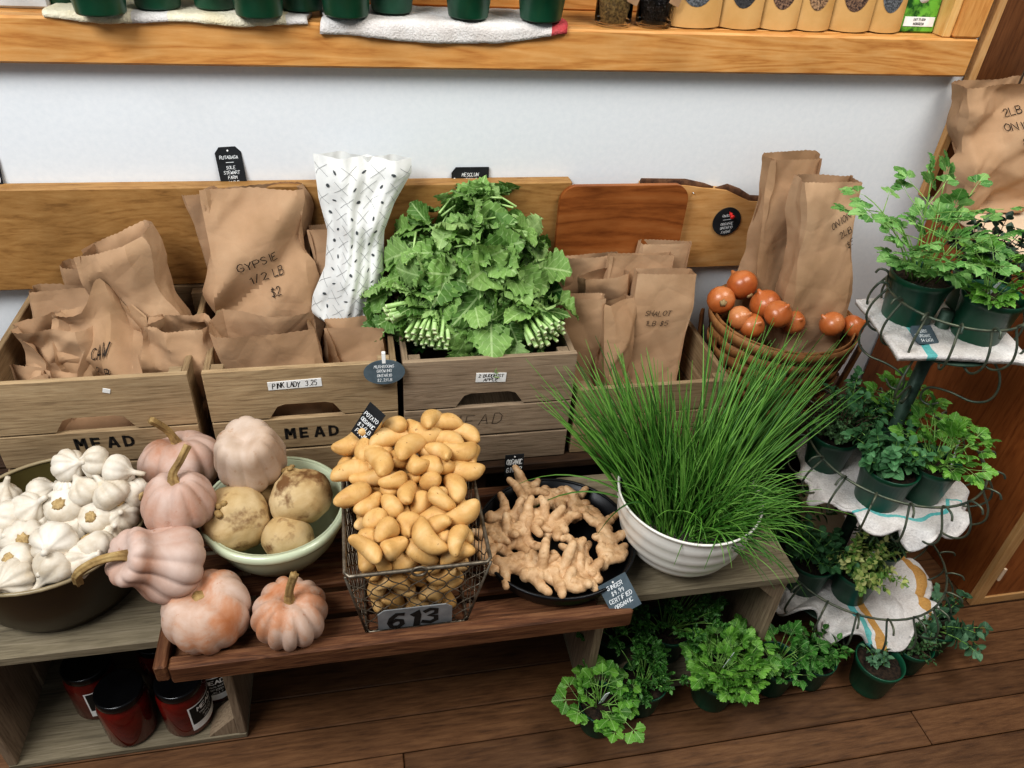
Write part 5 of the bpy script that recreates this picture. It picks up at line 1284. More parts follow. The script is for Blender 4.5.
# ---------------------------------------------------------------- tiered plant stand
SX, SY = 1.0, .975
st = thing('plant_stand', 'three tiered green wire plant stand full of potted herbs', 'stand', (SX, SY, 0))
mb = MB(); mb.tube([(0, 0, .02), (0, 0, .765)], .012, 16); mb.build('pole', M['pole'], st)
mb = MB(); mb.tube([(0, 0, .0), (0, 0, .03)], .016, 16)
for k in range(3):
    a = 2*PI*k/3+.4; mb.tube([(.012*math.cos(a), .012*math.sin(a), .05), (.09*math.cos(a), .09*math.sin(a), .045), (.15*math.cos(a), .15*math.sin(a), .004)], .004, 8)
mb.build('foot', M['pole'], st)
TIERS = [(.715, .112, 14, .08, (.0, .0)), (.385, .165, 18, .085, (.0, -.02)), (.085, .185, 20, .085, (.025, -.02))]
for z, R, n, hh, (ox, oy) in TIERS:
    mb = MB()
    mb.tube([(ox+R*math.cos(a), oy+R*math.sin(a), z+hh) for a in np.linspace(0, 2*PI, 64, endpoint=False)], .0024, 8, closed=True)
    bt = mb.build('wire_tier', M['wire'], st)
    mb = MB(); mb.lathe([(.012, z-.002), (R*.86, z-.002), (R*.88, z), (R*.86, z+.002), (.012, z+.002)], 40, loc=(ox, oy, 0), capb=False, capt=False); mb.build('tray_plate', M['pole'], bt)
    for k in range(n):
        a = 2*PI*k/n+.1; c, s_ = math.cos(a), math.sin(a)
        pts = [(R*.80, z-.004), (R*.95, z-.006), (R*1.08, z+.004), (R*1.16, z+hh*.30), (R*1.13, z+hh*.62), (R*1.02, z+hh*.93), (R*1.0, z+hh*1.03), (R*1.05, z+hh*1.10), (R*1.15, z+hh*1.09), (R*1.19, z+hh*.98)]
        Q = []
        for i in range(len(pts)-1):
            for q in range(4):
                u = q/4; p0, p1, p2, p3 = [np.array(pts[max(0, min(len(pts)-1, i+w))]) for w in (-1, 0, 1, 2)]
                Q.append(.5*((2*p1)+(-p0+p2)*u+(2*p0-5*p1+4*p2-p3)*u*u+(-p0+3*p1-3*p2+p3)*u**3))
        Q.append(np.array(pts[-1]))
        mb = MB(); mb.tube([(ox+q[0]*c, oy+q[0]*s_, q[1]) for q in Q], .0021, 7); mb.build('wire_rib', M['wire'], bt)
for k in range(4):
    a = 2*PI*k/4+.6; c, s_ = math.cos(a), math.sin(a)
    pts = [(.050, .592), (.036, .580), (.020, .584), (.018, .602), (.030, .616), (.060, .622), (.095, .622), (.118, .636), (.124, .662), (.116, .690), (.100, .708)]
    if k % 2 == 0: pts = [(x, z) for x, z in pts]
    Q = []
    for i in range(len(pts)-1):
        for q in range(5):
            u = q/5; p0, p1, p2, p3 = [np.array(pts[max(0, min(len(pts)-1, i+w))]) for w in (-1, 0, 1, 2)]
            Q.append(.5*((2*p1)+(-p0+p2)*u+(2*p0-5*p1+4*p2-p3)*u*u+(-p0+3*p1-3*p2+p3)*u**3))
    pts = Q+[np.array(pts[-1])]
    mb = MB(); mb.tube([(x*c, x*s_, z) for x, z in pts], .0022, 7); mb.build('scroll_bracket', M['wire'], st)

def towel(label, loc, fn, nu, nv, stripes, seed, th=.006, name='towel', mat=None, axis=0):
    """terry cloth; fn(u, v) -> point; stripes: (axis value range, material)"""
    t = thing(name, label, 'towel', loc)
    mb = MB(); V = []
    for j in range(nv):
        for i in range(nu):
            p = Vector(fn(i/(nu-1), j/(nv-1))); p += Vector((0, 0, .0012*noise.noise(p*220))); V.append(tuple(p))
    F = []; mi = []
    for j in range(nv-1):
        for i in range(nu-1):
            F.append((j*nu+i, j*nu+i+1, (j+1)*nu+i+1, (j+1)*nu+i)); u = (i+.5)/(nu-1); v = (j+.5)/(nv-1); q = 0
            for ax, a, b, k in stripes:
                if a <= (u, v)[ax] < b: q = k
            mi.append(q)
    mb.add(V, F); mb.mi = mi
    o = mb.build('cloth', [M['terry'], M['terry_teal'], M['terry_ochre'], M['terry_red'], M['terry_cream']], t)
    sm = o.modifiers.new('thickness', 'SOLIDIFY'); sm.thickness = th; sm.offset = 0
    return t
def terry(name, a, b):
    t = NT(name); v = t.coords(); n = t.noise(v, 260, 3, .6); n2 = t.noise(v, 18, 4, .6)
    t.col(t.mix(.4, t.ramp(n2, [(.3, C(a)), (.7, C(b))]), t.ramp(n, [(.3, (.62, .62, .62, 1)), (.7, (1.15, 1.15, 1.15, 1))]), 'MULTIPLY')); t.bump(n, .9, .003); return t.set(.95, 0, .1)
M['terry'] = terry('white_terry', '#cfc6bf', '#e9e5e1'); M['terry_teal'] = terry('teal_terry', '#5fb0ae', '#7cc6c2'); M['terry_ochre'] = terry('ochre_terry', '#bd8c4c', '#cfa264')
M['terry_red'] = terry('red_terry', '#b03a40', '#cf6a6c'); M['terry_cream'] = terry('cream_terry', '#dccfae', '#ece4cf')

def drape(R, z, drop, seed, wav=6, amp=.02, sy=1., edge=1.05):
    """a cloth bunched on a round tier: lumpy inside, ruffled where it meets the wires"""
    def fn(u, v):
        x, y = (u*2-1), (v*2-1); q = max(abs(x), abs(y)); a = math.atan2(y, x); c, s_ = math.cos(a), math.sin(a)
        w = noise.noise(Vector((c*1.7+seed, s_*1.7, 0))); w2 = noise.noise(Vector((c*4+seed, s_*4, 3)))
        rr = R*edge*q*(1+.08*w)
        e = max(0, (q-.62)/.38)
        ru = math.sin(a*wav+2.2*w+seed)*.6+w2*1.1
        zz = z+.006+.006*noise.noise(Vector((rr*c*28, rr*s_*28, seed)))+.026*max(0, noise.noise(Vector((rr*c*16, rr*s_*14, seed+4))))*q
        zz += e**1.3*(amp*ru-drop); fl = z+.0085 if rr < R*.93 else z-.05; rr += e*amp*.45*math.cos(a*wav+2.2*w+seed)
        return (rr*c, rr*s_*sy, max(fl, zz))
    return fn
def square_cloth(hw, hd, z, rot, seed, droop):
    def fn(u, v):
        x, y = (u*2-1)*hw, (v*2-1)*hd; c, s_ = math.cos(rot), math.sin(rot)
        q = math.hypot(x, y)/.1
        return (x*c-y*s_, x*s_+y*c, z+.005+.003*noise.noise(Vector((x*30, y*30, seed)))-droop*max(0, q-1.)**1.2)
    return fn
towel('white folded towel with a teal stripe on the top tier of the plant stand', (SX, SY, 0), square_cloth(.115, .095, .723, -.18, 2, .012), 44, 44, [(0, .20, .27, 1)], 3, .010)
towel('crumpled white towel hanging in folds from the middle tier', (SX, SY-.02, 0), drape(.165, .389, .018, 5, wav=11, amp=.022, edge=.98), 90, 90, [(1, .10, .125, 1)], 4)
towel('crumpled white towel with teal and ochre bands on the lowest tier', (SX+.025, SY-.02, 0), drape(.185, .089, .012, 9, wav=10, amp=.034, edge=1.03), 90, 90, [(0, .36, .40, 1), (0, .43, .47, 2), (0, .90, .95, 2)], 5)
chalk_tag('dark slate tag lying on the striped towel of the top tier', az(928, 344, .735), .050, .036, (-1.1, .1, .12), ['HERBS', 'ORGANIC', '$4 EACH'], 'side', 'slate', seed=82)

z1, z2, z3 = .7275, .3965, .0965
# top tier
herb('potted_parsley', 'flat parsley with long bright stems in a green pot on the top tier', (.955, 1.015, z1), 'parsley', 301, 'parsley_grey', 1.1, 32, (.07, .22), .8, (.040, .056), (-.06, .0, .15))
herb('potted_parsley', 'shorter parsley hanging forward over its pot on the top tier', (1.045, .945, z1), 'parsley', 302, 'parsley', 1.05, 13, (.05, .10), .9, (.038, .05), (-.1, -.3, .0), ptag=((-.02, .0, .07), (.2, .3, .4), .045))
herb('potted_dark_mint', 'dark leaved mint with purple stems on the top tier by the worktop', (1.095, 1.035, z1), 'oval', 303, 'dark_mint', .95, 26, (.06, .14), .9, (.018, .028), (.25, .1, 0), stem='stem_dark', pairs=6)
# middle tier
herb('potted_thyme', 'wispy grey green thyme in a pot on the middle tier by the chives', (.895, 1.0, z2), 'oval', 311, 'thyme', 1.0, 60, (.05, .11), .9, (.007, .011), (0, 0, 0), stem='stem_dark', pairs=8)
herb('potted_oregano', 'oregano with round grey green leaves at the front of the middle tier', (.945, .890, z2), 'round', 312, 'oregano', 1.08, 26, (.05, .11), .9, (.017, .026), (-.1, .25, .1), pairs=5)
herb('potted_parsley', 'bright parsley with a white tag standing in its middle tier pot', (1.04, .895, z2), 'parsley', 313, 'parsley', 1.05, 26, (.05, .12), .8, (.034, .046), (-.15, .15, .0), ptag=((.035, -.012, .065), (-.25, .35, .5), .062))
herb('potted_parsley', 'parsley at the back of the middle tier behind the pole', (1.045, 1.03, z2), 'parsley', 314, 'parsley', 1.0, 20, (.05, .10), .8, (.032, .042))
herb('potted_oregano', 'oregano at the back of the middle tier behind the pole', (.965, 1.055, z2), 'round', 315, 'oregano', .9, 22, (.06, .13), .8, (.016, .024), pairs=5, ptag=((.02, -.02, .08), (.2, .4, .2), .05))
# lowest tier
herb('potted_oregano', 'oregano with a white tag in a pot on the lowest tier by the bench box', (.905, .935, z3), 'round', 321, 'oregano', 1.05, 24, (.05, .11), .9, (.017, .026), (.3, .2, 0), ptag=((-.03, .01, .07), (.1, -.1, .6), .05), pairs=5)
herb('potted_variegated_thyme', 'yellow and green variegated thyme with a white tag on the lowest tier', (.995, .895, z3), 'oval', 322, 'variegated', .95, 46, (.06, .12), .95, (.014, .020), (0, 0, 0), ptag=((.025, .01, .07), (-.1, .2, .2), .045), pairs=6)
herb('potted_rosemary', 'rosemary with needle leaves at the back of the lowest tier', (1.085, .955, z3), 'narrow', 323, 'rosemary', 1.0, 30, (.07, .14), .7, (.022, .032), (-.05, .1, .1), stem='stem_dark', pairs=9)
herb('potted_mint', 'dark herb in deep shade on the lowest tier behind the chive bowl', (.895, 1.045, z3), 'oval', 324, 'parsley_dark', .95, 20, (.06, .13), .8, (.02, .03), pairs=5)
mb = MB(); mb.lathe([(.05, 0), (.055, .004), (.078, .02), (.084, .030), (.084, .033), (.079, .031), (.07, .016), (.002, .008)], 40); o = mb.build('cream_saucer', plain('unglazed_cream', '#c2a888', '#d3bb9b', 20, .7)); o.location = (.985, 1.085, z3); o.rotation_euler = (.35, 0, 0)
o.location.z = .125; tag(o, 'cream saucer tilted behind the pole on the lowest tier', 'saucer')

# pots on the floor
herb('potted_seedling', 'small pot of bare soil with a few grey sprigs at the foot of the stand', (.985, .742, 0), 'oval', 331, 'sage', 1.0, 6, (.02, .05), .8, (.012, .02), (-.1, .2, 0), pairs=3)
herb('potted_sage', 'round leaved sage trailing over the floorboards beside the cabinet', (1.165, .810, 0), 'round', 332, 'sage', .95, 15, (.05, .12), 1.3, (.018, .027), (.6, .0, -.35), pairs=5)
herb('potted_thyme', 'dark thyme spilling under the lowest towel by the floor', (1.09, .775, 0), 'oval', 333, 'thyme', .85, 30, (.03, .08), 1.1, (.008, .013), (.1, -.1, 0), stem='stem_dark', pairs=6)
herb('potted_parsley', 'small flat parsley in the pot nearest the tray leg', (.395, .745, 0), 'trefoil', 341, 'parsley', .9, 20, (.02, .075), .75, (.032, .044), (.1, .0, 0), ptag=((.0, .0, .07), (.1, .3, .4), .03))
herb('potted_curly_parsley', 'curly parsley in the second floor pot from the tray leg', (.492, .775, 0), 'curly', 342, 'curly', .95, 30, (.02, .09), .8, (.026, .036), (.05, .0, 0))
herb('potted_parsley', 'big bushy flat parsley spilling out in front of the bench box', (.640, .765, 0), 'parsley', 343, 'parsley', 1.0, 58, (.03, .12), .75, (.032, .044), (.02, -.10, 0), ptag=((.01, .0, .10), (.1, .2, .4), .05))
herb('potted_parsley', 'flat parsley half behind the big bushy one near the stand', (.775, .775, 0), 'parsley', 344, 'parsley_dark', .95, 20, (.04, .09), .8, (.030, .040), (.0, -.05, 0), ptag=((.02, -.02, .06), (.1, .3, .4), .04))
herb('potted_curly_parsley', 'tall curly parsley in the shade inside the bench box', (.575, .875, .0145), 'curly', 345, 'curly', 1.0, 32, (.08, .17), .7, (.028, .038), (.05, -.1, 0))
herb('potted_curly_parsley', 'curly parsley in the dark inside the bench box nearest the tray', (.465, .885, .0145), 'curly', 346, 'curly', .95, 22, (.06, .13), .7, (.028, .038), (.0, -.1, 0))
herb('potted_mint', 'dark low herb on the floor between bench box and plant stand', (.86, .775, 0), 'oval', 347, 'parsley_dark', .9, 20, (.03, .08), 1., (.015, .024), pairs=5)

# ---------------------------------------------------------------- bowl of chives
CX, CY = .545, .885
cb = thing('ribbed_bowl', 'white ribbed bowl full of chives on the bench box', 'bowl', (CX, CY, TOP))
pr = [(.056, 0), (.058, .006)]
for k in range(1, 25):
    u = k/24; pr.append((.058+.067*math.sin(u*PI/2)**.8+(.0014*math.sin(u*PI*12) if u > .35 else 0), .006+.138*(1-math.cos(u*PI/2))**.8))
H = pr[-1][1]
pr += [(.1275, H+.001), (.128, H+.005), (.125, H+.006), (.121, H-.004)]+[(.058+.061*math.sin(u*PI/2)**.8, .012+.130*(1-math.cos(u*PI/2))**.8) for u in (.9, .7, .5, .3, .1)]+[(.002, .012)]
mb = MB(); mb.lathe(pr, 64); mb.build('body', M['cream_glaze'], cb)
def blade(mb, p, d, L, g, r0, r, kink=0.):
    P = []; d = Vector(d).normalized(); n = 11; sd = Vector((r.uniform(-1, 1), r.uniform(-1, 1), 0))*.06*L
    for t in np.linspace(0, 1, n):
        q = Vector(p)+d*(L*t)+Vector((0, 0, -g*L*t**2.2))+sd*t*t
        if q.z < .355 and math.hypot(q.x-CX, q.y-CY) < .14: q.z = .355
        P.append(q)
    mb.tube(P, [r0*(1-.82*t**1.6) for t in np.linspace(0, 1, n)], 5, cap=False, flat=.55)
def chives(label, seed, n, base, spread, main, cone, L, g, r0, mat='chive', strays=()):
    t = thing('chive_bunch', label, 'chives', (CX, CY, TOP+.06)); mb = MB(); r = random.Random(seed); off = Vector(t.location)
    for k in range(n):
        a = r.uniform(0, 6.28); q = math.sqrt(r.random())*spread
        p = Vector(base)+Vector((q*math.cos(a), q*math.sin(a), r.uniform(-.01, .01)))
        d = Vector(main)+Vector((r.gauss(0, cone), r.gauss(0, cone), r.gauss(0, cone*.5)))
        d += Vector((math.cos(a), math.sin(a), 0))*q/spread*cone*.6
        blade(mb, p-off, d, r.uniform(*L), r.uniform(*g), r0*r.uniform(.8, 1.15), r)
    for (p, d, l, g_) in strays: blade(mb, Vector(p)-off, d, l, g_, r0, r)
    mb.build('blades', G[mat], t); return t
zb = TOP+.085
chives('thick chive bunch leaning back toward the greens crate', 401, 150, (CX-.045, CY+.02, zb), .045, (-.42, .62, 1.0), .22, (.24, .36), (.05, .30), .0029,
       strays=[((CX-.07, CY, zb+.02), (-1.0, .55, .75), .30, .62), ((CX-.07, CY, zb+.02), (-1.1, .45, .65), .27, .75), ((CX-.06, CY-.03, zb+.03), (-.55, -.05, .9), .24, .9)])
chives('long chive bunch rising toward the onion basket', 402, 170, (CX+.045, CY+.02, zb), .045, (.66, .48, 1.05), .20, (.26, .43), (.05, .28), .0028)
chives('fine grassy chives spilling over the bowl rim toward the plant stand', 403, 520, (CX+.035, CY-.03, zb+.02), .065, (.38, .02, .95), .36, (.12, .23), (.30, .85), .0018)
chives('upright chives in the middle of the ribbed bowl', 404, 260, (CX-.01, CY+.0, zb), .065, (.02, .38, 1.2), .26, (.17, .31), (.08, .45), .0024)

# ---------------------------------------------------------------- leafy greens in bunches
GC = Vector((.228, 1.315, .60))
def dome(a, e):
    """point and outward normal on the heap: a around, e up"""
    x = .185*math.cos(a)*math.cos(e)*(1.12 if math.cos(a) < 0 else .95); y = .145*math.sin(a)*math.cos(e); z = .215*math.sin(e)
    return GC+Vector((x*(1-.25*math.sin(e)), y+.055*math.sin(e), z)), Vector((x/.185, y/.145, z/.225)).normalized()
def rapini(label, seed, arng, erng, n, size=(.055, .092), inner=True, mat='rapini', jitter=.0):
    t = thing('leafy_green_bunch', label, 'greens', (GC.x, GC.y, ZC), group='bunches of leafy greens in the grey crate'); off = Vector(t.location)
    f = Foliage(seed); r = f.r
    for k in range(n):
        a = math.radians(r.uniform(*arng)); e = math.radians(r.uniform(*erng))
        p, nn = dome(a, e); sc = r.uniform(.74, 1.08); p = GC+(p-GC)*sc
        tang = Vector((-math.sin(a), math.cos(a), 0)); dn = Vector((nn.x*.5, nn.y*.5, -1.0+.9*nn.z))
        d = dn+tang*r.uniform(-.9, .9)+nn*r.uniform(-.1, 1.0)+Vector((0, 0, r.uniform(-.2, .6)))
        s = r.uniform(*size); q = p-d.normalized()*s*.45
        f.stem([q-d.normalized()*.045-nn*.02-off, q-off], .0026, .0018)
        f.leaf('rapini', q-off, d, s, up=nn, roll=r.uniform(-1.0, 1.0), wide=r.uniform(.7, 1.2))
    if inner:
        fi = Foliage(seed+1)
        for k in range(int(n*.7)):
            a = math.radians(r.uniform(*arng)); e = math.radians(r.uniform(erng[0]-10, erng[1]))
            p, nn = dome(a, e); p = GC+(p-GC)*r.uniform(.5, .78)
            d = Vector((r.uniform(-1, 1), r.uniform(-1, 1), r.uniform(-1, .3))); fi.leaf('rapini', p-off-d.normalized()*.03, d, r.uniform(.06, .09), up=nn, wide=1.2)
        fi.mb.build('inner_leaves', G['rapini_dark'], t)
    f.st.build('stems', G['stem_pale'], t); f.mb.build('leaves', G[mat], t); return t
rapini('leafy green bunch sticking up highest at the back of the heap', 501, (40, 150), (45, 92), 60)
rapini('leafy green bunch on the heap side facing the white bag', 502, (150, 235), (-5, 55), 84, (.055, .085))
rapini('leafy green bunch facing front at the middle of the heap', 503, (225, 300), (12, 70), 84, (.06, .10))
rapini('leafy green bunch on the heap side facing the plywood panel', 504, (-60, 40), (0, 60), 84, (.055, .088))
rapini('leafy green bunch hanging low over the front board beside the cut stalks', 505, (255, 290), (-12, 18), 26, (.055, .085), False)
def stalks(label, seed, c, d, n, R, L):
    t = thing('stalk_bundle', label, 'greens', c); f = Foliage(seed); r = f.r; d = Vector(d).normalized(); u = d.cross(Vector((0, 0, 1))).normalized(); w = u.cross(d)
    ce = MB()
    for k in range(n):
        a = k*2.4; q = R*math.sqrt((k+.5)/n); p = u*(q*math.cos(a))+w*(q*math.sin(a)*.75)
        e = p*1.25+d*(L*r.uniform(.9, 1.1)); s = p*.7-d*.03; rr = r.uniform(.0028, .0048)
        m_ = s.lerp(e, .5)+u*r.uniform(-.004, .004)
        f.st.tube([s, m_, e], [rr*.9, rr, rr*1.05], 8)
        ce.tube([e, e+d*.0012], rr*.96, 8)
    f.st.build('stalks', G['stem_pale'], t); ce.build('cut_ends', G['cut'], t)
    for k in range(5):
        f.leaf('rapini', Vector((r.uniform(-.02, .02), .02, .015)), Vector((r.uniform(-.7, .7), -.3, .5)), .06)
    f.mb.build('leaves', G['rapini'], t)
    return t
stalks('bundle of pale cut stalks pointing at the mushroom tag side of the crate', 511, az(432, 322, .640), (-.30, -.80, -.30), 34, .036, .042)
stalks('bundle of pale stalks pointing sideways near the white bag', 513, az(415, 306, .655), (-.95, -.35, -.12), 12, .018, .055)
stalks('bundle of cut stalks facing out near the shallow crate', 512, az(540, 325, .645), (.30, -.85, -.15), 28, .034, .030)

# ---------------------------------------------------------------- sauce jars in the box
M['sauce'] = skin('red_sauce', [(.3, '#4a0d0a'), (.6, '#64120c'), (.8, '#751a10')], 20, .08, .0, spec=.6)
M['lidblack'] = plain('glossy_black_lid', '#0b0b0c', '#121214', 20, .2, .1)
def jar(label, loc, rz):
    t = thing('sauce_jar', label, 'jar', loc, (0, 0, rz), 'jars of red sauce in the wooden box'); R = .043
    pr = [(.034, 0), (.040, .002), (R, .008), (R, .092), (.041, .100), (.037, .106), (.037, .116)]
    mb = MB(); mb.lathe(pr, 40); mb.build('jar_body', M['sauce'], t)
    mb = MB(); mb.lathe([(.0375, .109), (.040, .109), (.0405, .111), (.0405, .122), (.039, .1245), (.036, .1245), (.034, .123), (.001, .123)], 40, capb=False); mb.build('lid', M['lidblack'], t)
    def on(x, z, o=.0006): a = -PI/2+x/R; return ((R+o)*math.cos(a), (R+o)*math.sin(a), z)
    def patch(x0, x1, z0, z1, o, name, mat, par):
        mb = MB(); n = 16; V = []
        for k in range(n+1):
            x = x0+(x1-x0)*k/n; V += [on(x, z0, o), on(x, z1, o)]
        mb.add(V, [(2*k, 2*k+2, 2*k+3, 2*k+1) for k in range(n)]); return mb.build(name, M[mat], par)
    lb = patch(-.034, .034, .018, .088, .0005, 'paper_label', 'paper_white', t)
    lb['label'] = 'black and white paper label'
    patch(-.031, .031, .036, .085, .0009, 'black_panel', 'ink', lb)
    mb = MB(); write(mb, 'MEAD', .011, .0024, lambda x, z: on(x, z, .0013), 0, .074, sp=1.2, jit=0, slant=0); write(mb, 'TOMATO SAUCE', .0042, .0006, lambda x, z: on(x, z, .0013), 0, .060, sp=1.2, jit=0, slant=0, sx=.8)
    write(mb, 'SPICED', .005, .0007, lambda x, z: on(x, z, .0013), 0, .051, sp=1.2, jit=.05, slant=.2); write(mb, 'JELLY', .005, .0007, lambda x, z: on(x, z, .0013), 0, .042, sp=1.2, jit=.05, slant=.2)
    mb.build('label_lettering', M['paper_white'], lb, smooth=False)
    return t
jar('sauce jar in front with its label turned away toward the box side', (-.466, .862, .0145), -1.9)
jar('sauce jar in front whose label shows at the side by the box end', (-.368, .866, .0145), 1.15)
jar('sauce jar against the box end with its black label facing out', (-.325, .925, .0145), .25)
jar('sauce jar in the shadow at the box side farthest from the tray', (-.535, .925, .0145), .75)
jar('sauce jar hidden in the dark behind the two front jars', (-.42, .965, .0145), .75)

# ---------------------------------------------------------------- window sill
for i, (u, v, zz, sc, lab) in enumerate([
 (57, 9, 0, 1.0, 'dark green nursery pot behind the cream towel corner beside the white planter'),
 (96, 19, 1, 1.05, 'green nursery pot nearest the white planter, standing on the cream towel'),
 (155, 12, 1, 1.0, 'second green nursery pot on the cream towel from the white planter'),
 (214, 12, 1, .95, 'third green nursery pot on the cream towel from the white planter'),
 (258, 21, 1, 1.05, 'green nursery pot at the front edge over the end of the cream towel'),
 (302, 14, 1, .95, 'green nursery pot set back where the two sill towels meet'),
 (347, 21, 1, 1.05, 'first green nursery pot on the white towel beside the gap'),
 (393, 16, 1, 1.0, 'second green nursery pot on the white towel, set back'),
 (471, 22, 1, 1.0, 'third green nursery pot on the white towel after a wide space'),
 (545, 25, 1, 1.05, 'green nursery pot at the red cornered end of the white towel')]):
    p = az(u, v, WZ0+(.009 if zz else 0)); p.y += .037*sc; p.y = min(p.y, 1.60); p.z = WZ0+(.0115 if zz else .0005)
    t = thing('nursery_pot', lab, 'pot', p, group='green nursery pots on the window sill'); pot_body(t, sc*.98)
    f = Foliage(600+i)
    for k in range(12):
        a = f.r.uniform(0, 6.28); P = f.arc((.01*math.cos(a), .01*math.sin(a), .07), (.5*math.cos(a), .5*math.sin(a), 1), f.r.uniform(.04, .09), .2); f.stem(P, .0012, .0008); f.leaf('parsley', P[-1], P[-1]-P[-2], .035)
    f.st.build('stems', G['stem'], t); f.mb.build('foliage', G['parsley'], t)
wp = thing('planter', 'white square planter with a bright green plant at the end of the sill', 'planter', az(10, 14, WZ0))
wp.location.y = 1.56; wp.location.z = WZ0+.0005
mb = MB(); mb.box((0, 0, .05), (.10, .09, .099), bev=.004); mb.build('planter_box', plain('grey_white_planter', '#b9bab8', '#cfd0ce', 20, .6), wp)
f = Foliage(650)
for k in range(16): 
    a = f.r.uniform(0, 6.28); P = f.arc((.02*math.cos(a), .02*math.sin(a), .099), (.7*math.cos(a)+.4, .7*math.sin(a)-.3, .8), f.r.uniform(.04, .10), .5); f.stem(P, .0012, .0008); f.leaf('oval', P[-1], P[-1]-P[-2], .05)
f.st.build('stems', G['stem'], wp); f.mb.build('foliage', G['parsley'], wp)
def sill_towel(label, x0, x1, seed, stripes, over, dip, th=.007, fr=1.474):
    r = random.Random(seed); n = 60; m_ = 26
    def fn(u, v):
        x = x0+(x1-x0)*u; x += .004*math.sin(v*9+seed)
        w = .006*noise.noise(Vector((x*9, seed, 0)))
        y0 = 1.60; path_flat = y0-fr; tot = path_flat+over+dip*(.5+.5*math.sin(u*PI*1.3-.4))+w
        s = v*tot
        if s < path_flat: return (x, y0-s, WZ0+.0045+.0015*noise.noise(Vector((x*60, s*60, seed))))
        q = s-path_flat; R = .009
        if q < R*PI/2: a = q/R; return (x, fr-R*math.sin(a), WZ0+.0045-R*(1-math.cos(a)))
        return (x, fr-R-.0008+.002*math.sin(x*60+seed), WZ0+.0045-R-(q-R*PI/2))
    return towel(label, (x0, 1.53, WZ0), lambda u, v: tuple(Vector(fn(u, v))-Vector((x0, 1.53, WZ0))), n, m_, stripes, seed, th)
xa = ay(47, 20, 1.47).x; xb = ay(310, 30, 1.47).x; xc = ay(322, 30, 1.47).x; xd = ay(567, 40, 1.47).x
sill_towel('cream and white folded towel over the sill edge by the white planter', xa, xb, 3, [(0, 0, .33, 4), (0, .45, .92, 4)], .012, .004, .009)
sill_towel('white towel with a red corner draped over the sill edge', xc, xd, 8, [(0, .93, 1, 3)], .016, .022, .006)
M['seed_tan'] = plain('tan_seeds', '#5f4a2a', '#b99a62', 260, .7, bump=1., bscale=260, lo=.4, hi=.6); M['seed_black'] = plain('black_seeds', '#0c0b0c', '#2a2725', 260, .7, bump=1., bscale=260)
gj = NT('jar_glass'); gj.b.inputs['Transmission Weight'].default_value = 1; gj.b.inputs['IOR'].default_value = 1.2; M['glass'] = gj.set(.02, 0, .4)
def seed_jar(label, u, v, mat):
    p = az(u, v, WZ0); t = thing('seed_jar', label, 'jar', (p.x, 1.515, WZ0+.0005)); R = .035
    mb = MB(); mb.lathe([(R*.9, 0), (R, .004), (R, .10), (R*.8, .115), (R*.8, .13), (R*.77, .13), (R*.77, .115), (R-.002, .099), (R-.002, .0065), (.001, .0065)], 36, capt=False); mb.build('glass_body', M['glass'], t)
    mb = MB(); mb.lathe([(R*.90, .0068), (R-.0024, .010), (R-.0024, .088), (.001, .092)], 36); mb.build('seeds', M[mat], t)
    mb = MB(); mb.lathe([(R*.86, .122), (R*.86, .136), (.001, .137)], 30); mb.build('lid', M['steel'], t)
    mb = MB(); mb.tube([(R*1.01*math.cos(a), R*1.01*math.sin(a), .108) for a in np.linspace(0, 2*PI, 24, endpoint=False)], .0008, 5, closed=True); mb.build('string', M['lip'], t)
    mb = MB(); mb.box((R*.8, -R*.9, .058), (.030, .0012, .034), rot=(.1, .35, .5), bev=.0003); mb.build('kraft_tag', M['kraft'], t)
    return t
seed_jar('glass jar of tan seeds with a kraft tag beside the red cornered towel', 598, 14, 'seed_tan')
seed_jar('glass jar of black seeds with a kraft tag beside the seed pouches', 638, 16, 'seed_black')
M['pouch'] = plain('kraft_pouch', '#b98f55', '#c79e66', 12, .5, spec=.4)
M['w_tan'] = plain('seeds_tan', '#4a3423', '#a98664', 300, .5, bump=.6, lo=.4, hi=.6); M['w_grey'] = plain('seeds_grey', '#2c2f33', '#6a6d70', 300, .35, bump=.6, lo=.4, hi=.6); M['w_black'] = plain('seeds_dark', '#101013', '#3a3838', 300, .35, bump=.6); M['w_brown'] = plain('seeds_brown', '#2b1712', '#8a6a52', 240, .5, bump=.6, lo=.42, hi=.62)
def pouch(label, u0, u1, v, win, seed):
    a = ay(u0, v, 1.50); b = ay(u1, v, 1.50); w = b.x-a.x; t = thing('seed_pouch', label, 'pouch', ((a.x+b.x)/2, 1.512, WZ0+.0005), (-.06, 0, random.Random(seed).uniform(-.25, -.05)), 'kraft seed pouches on the sill'); h = .16; w *= 1.06
    def S(s, u, v_):
        th = .016*(1-v_**1.5)*(1-.75*abs(u)**3)+.0012
        return Vector((u*w/2*(1-.03*v_), (-th if s == 0 else th*.7), v_*h+.004*(abs(u)**2)*(1-v_)))
    mb = MB()
    for s in (0, 1): mb.grid(lambda q, v_, s=s: S(s, -1+2*q, v_), 18, 20)
    mb.build('pouch_body', M['pouch'], t)
    mb = MB(); n = 24; c = (.05, .50); V = [tuple(S(0, c[0], c[1])+Vector((0, -.001, 0)))]
    for q in range(n):
        aa = 2*PI*q/n; V.append(tuple(S(0, c[0]+.62*math.cos(aa), c[1]+.27*math.sin(aa))+Vector((0, -.0008, 0))))
    mb.add(V, [(0, 1+q, 1+(q+1) % n) for q in range(n)]); mb.build('window', M[win], t)
    return t
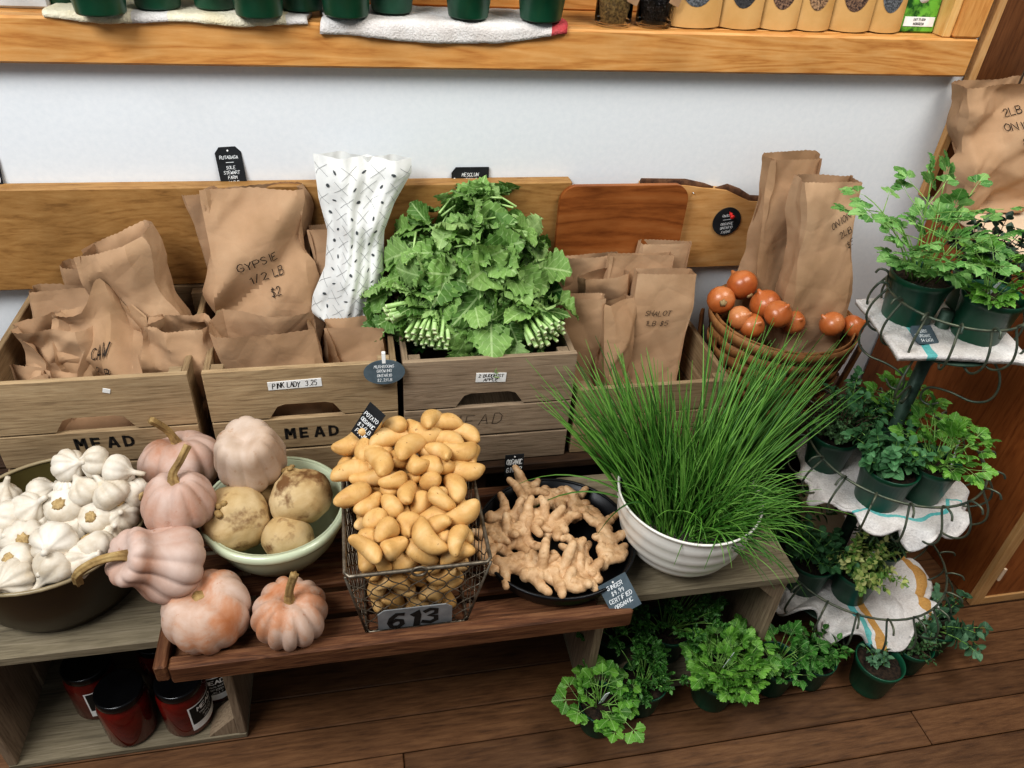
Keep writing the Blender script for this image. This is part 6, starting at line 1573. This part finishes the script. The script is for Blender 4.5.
for u0, u1, win, lab in [(664, 716, 'w_grey', 'seed pouch with grey seeds in its window nearest the jars'), (717, 757, 'w_black', 'seed pouch showing shiny black seeds, next to the grey seeded one'), (757, 794, 'w_brown', 'seed pouch showing dark brown seeds in the middle of the row'),
   (793, 827, 'w_tan', 'narrow seed pouch showing light tan seeds'), (828, 866, 'w_brown', 'seed pouch with flecked brown seeds and a white reflection, after the tan one'), (866, 899, 'w_grey', 'seed pouch overlapped beside the green seed packet')]:
    pouch(lab, u0, u1, 34, win, u0)
a = ay(898, 36, 1.50); b = ay(934, 38, 1.50)
gp_ = thing('seed_packet', 'green printed seed packet at the end of the sill by the jamb', 'packet', ((a.x+b.x)/2, 1.515, WZ0+.0005), (-.08, 0, 0))
mb = MB(); w = (b.x-a.x); mb.box((0, 0, .07), (w, .012, .139), bev=.003); mb.build('packet', plain('leaf_print', '#1d4a1a', '#6fae3f', 55, .4, lo=.4, hi=.6), gp_)
mb = MB(); mb.box((.002, -.0066, .021), (w*.82, .001, .018), bev=.0002); pn = mb.build('label_panel', M['paper_white'], gp_)
mb = MB(); write(mb, 'EASY TO GROW', .0045, .0006, lambda x, z: (x, -.0075, z), .002, .025, sp=1.2, jit=0, slant=0, sx=.62); write(mb, 'MICROGREENS', .0045, .0006, lambda x, z: (x, -.0075, z), .002, .017, sp=1.2, jit=0, slant=0, sx=.62); mb.build('lettering', M['ink'], pn)
mb = MB(); mb.lathe([(.013, 0), (.013, .0008), (.001, .0008)], 24, loc=(0, -.0062, .068), rot=(PI/2, 0, 0)); mb.build('white_badge', M['paper_white'], gp_)
# ================================================================ light
W = bpy.data.worlds.new('world'); SC.world = W; W.use_nodes = True
bg = W.node_tree.nodes['Background']; bg.inputs['Color'].default_value = (.86, .93, 1, 1); bg.inputs['Strength'].default_value = .30
def area(name, loc, target, size, power, col=(1, 1, 1)):
    l = bpy.data.lights.new(name, 'AREA'); l.shape = 'RECTANGLE'; l.size, l.size_y = size; l.energy = power; l.color = col
    o = bpy.data.objects.new(name, l); COL.objects.link(o); o.location = loc
    d = Vector(target)-Vector(loc); o.rotation_euler = d.to_track_quat('-Z', 'Y').to_euler(); return o
area('overhead_key_light', (-1.3, .05, 2.7), (.1, 1.3, .5), (1.3, 1.0), 84, (.97, .985, 1))  # unseen key lamp high on the left, aimed down at the display
area('ceiling_light', (1.3, .45, 2.7), (.8, 1.1, .4), (1.2, .9), 44, (1, .96, .90))
SC.view_settings.view_transform = 'Standard'
SC.view_settings.look = 'Medium High Contrast'
SC.view_settings.exposure = -0.32
SC.cycles.use_denoising = True
SC.cycles.max_bounces = 8
SC.cycles.transparent_max_bounces = 8
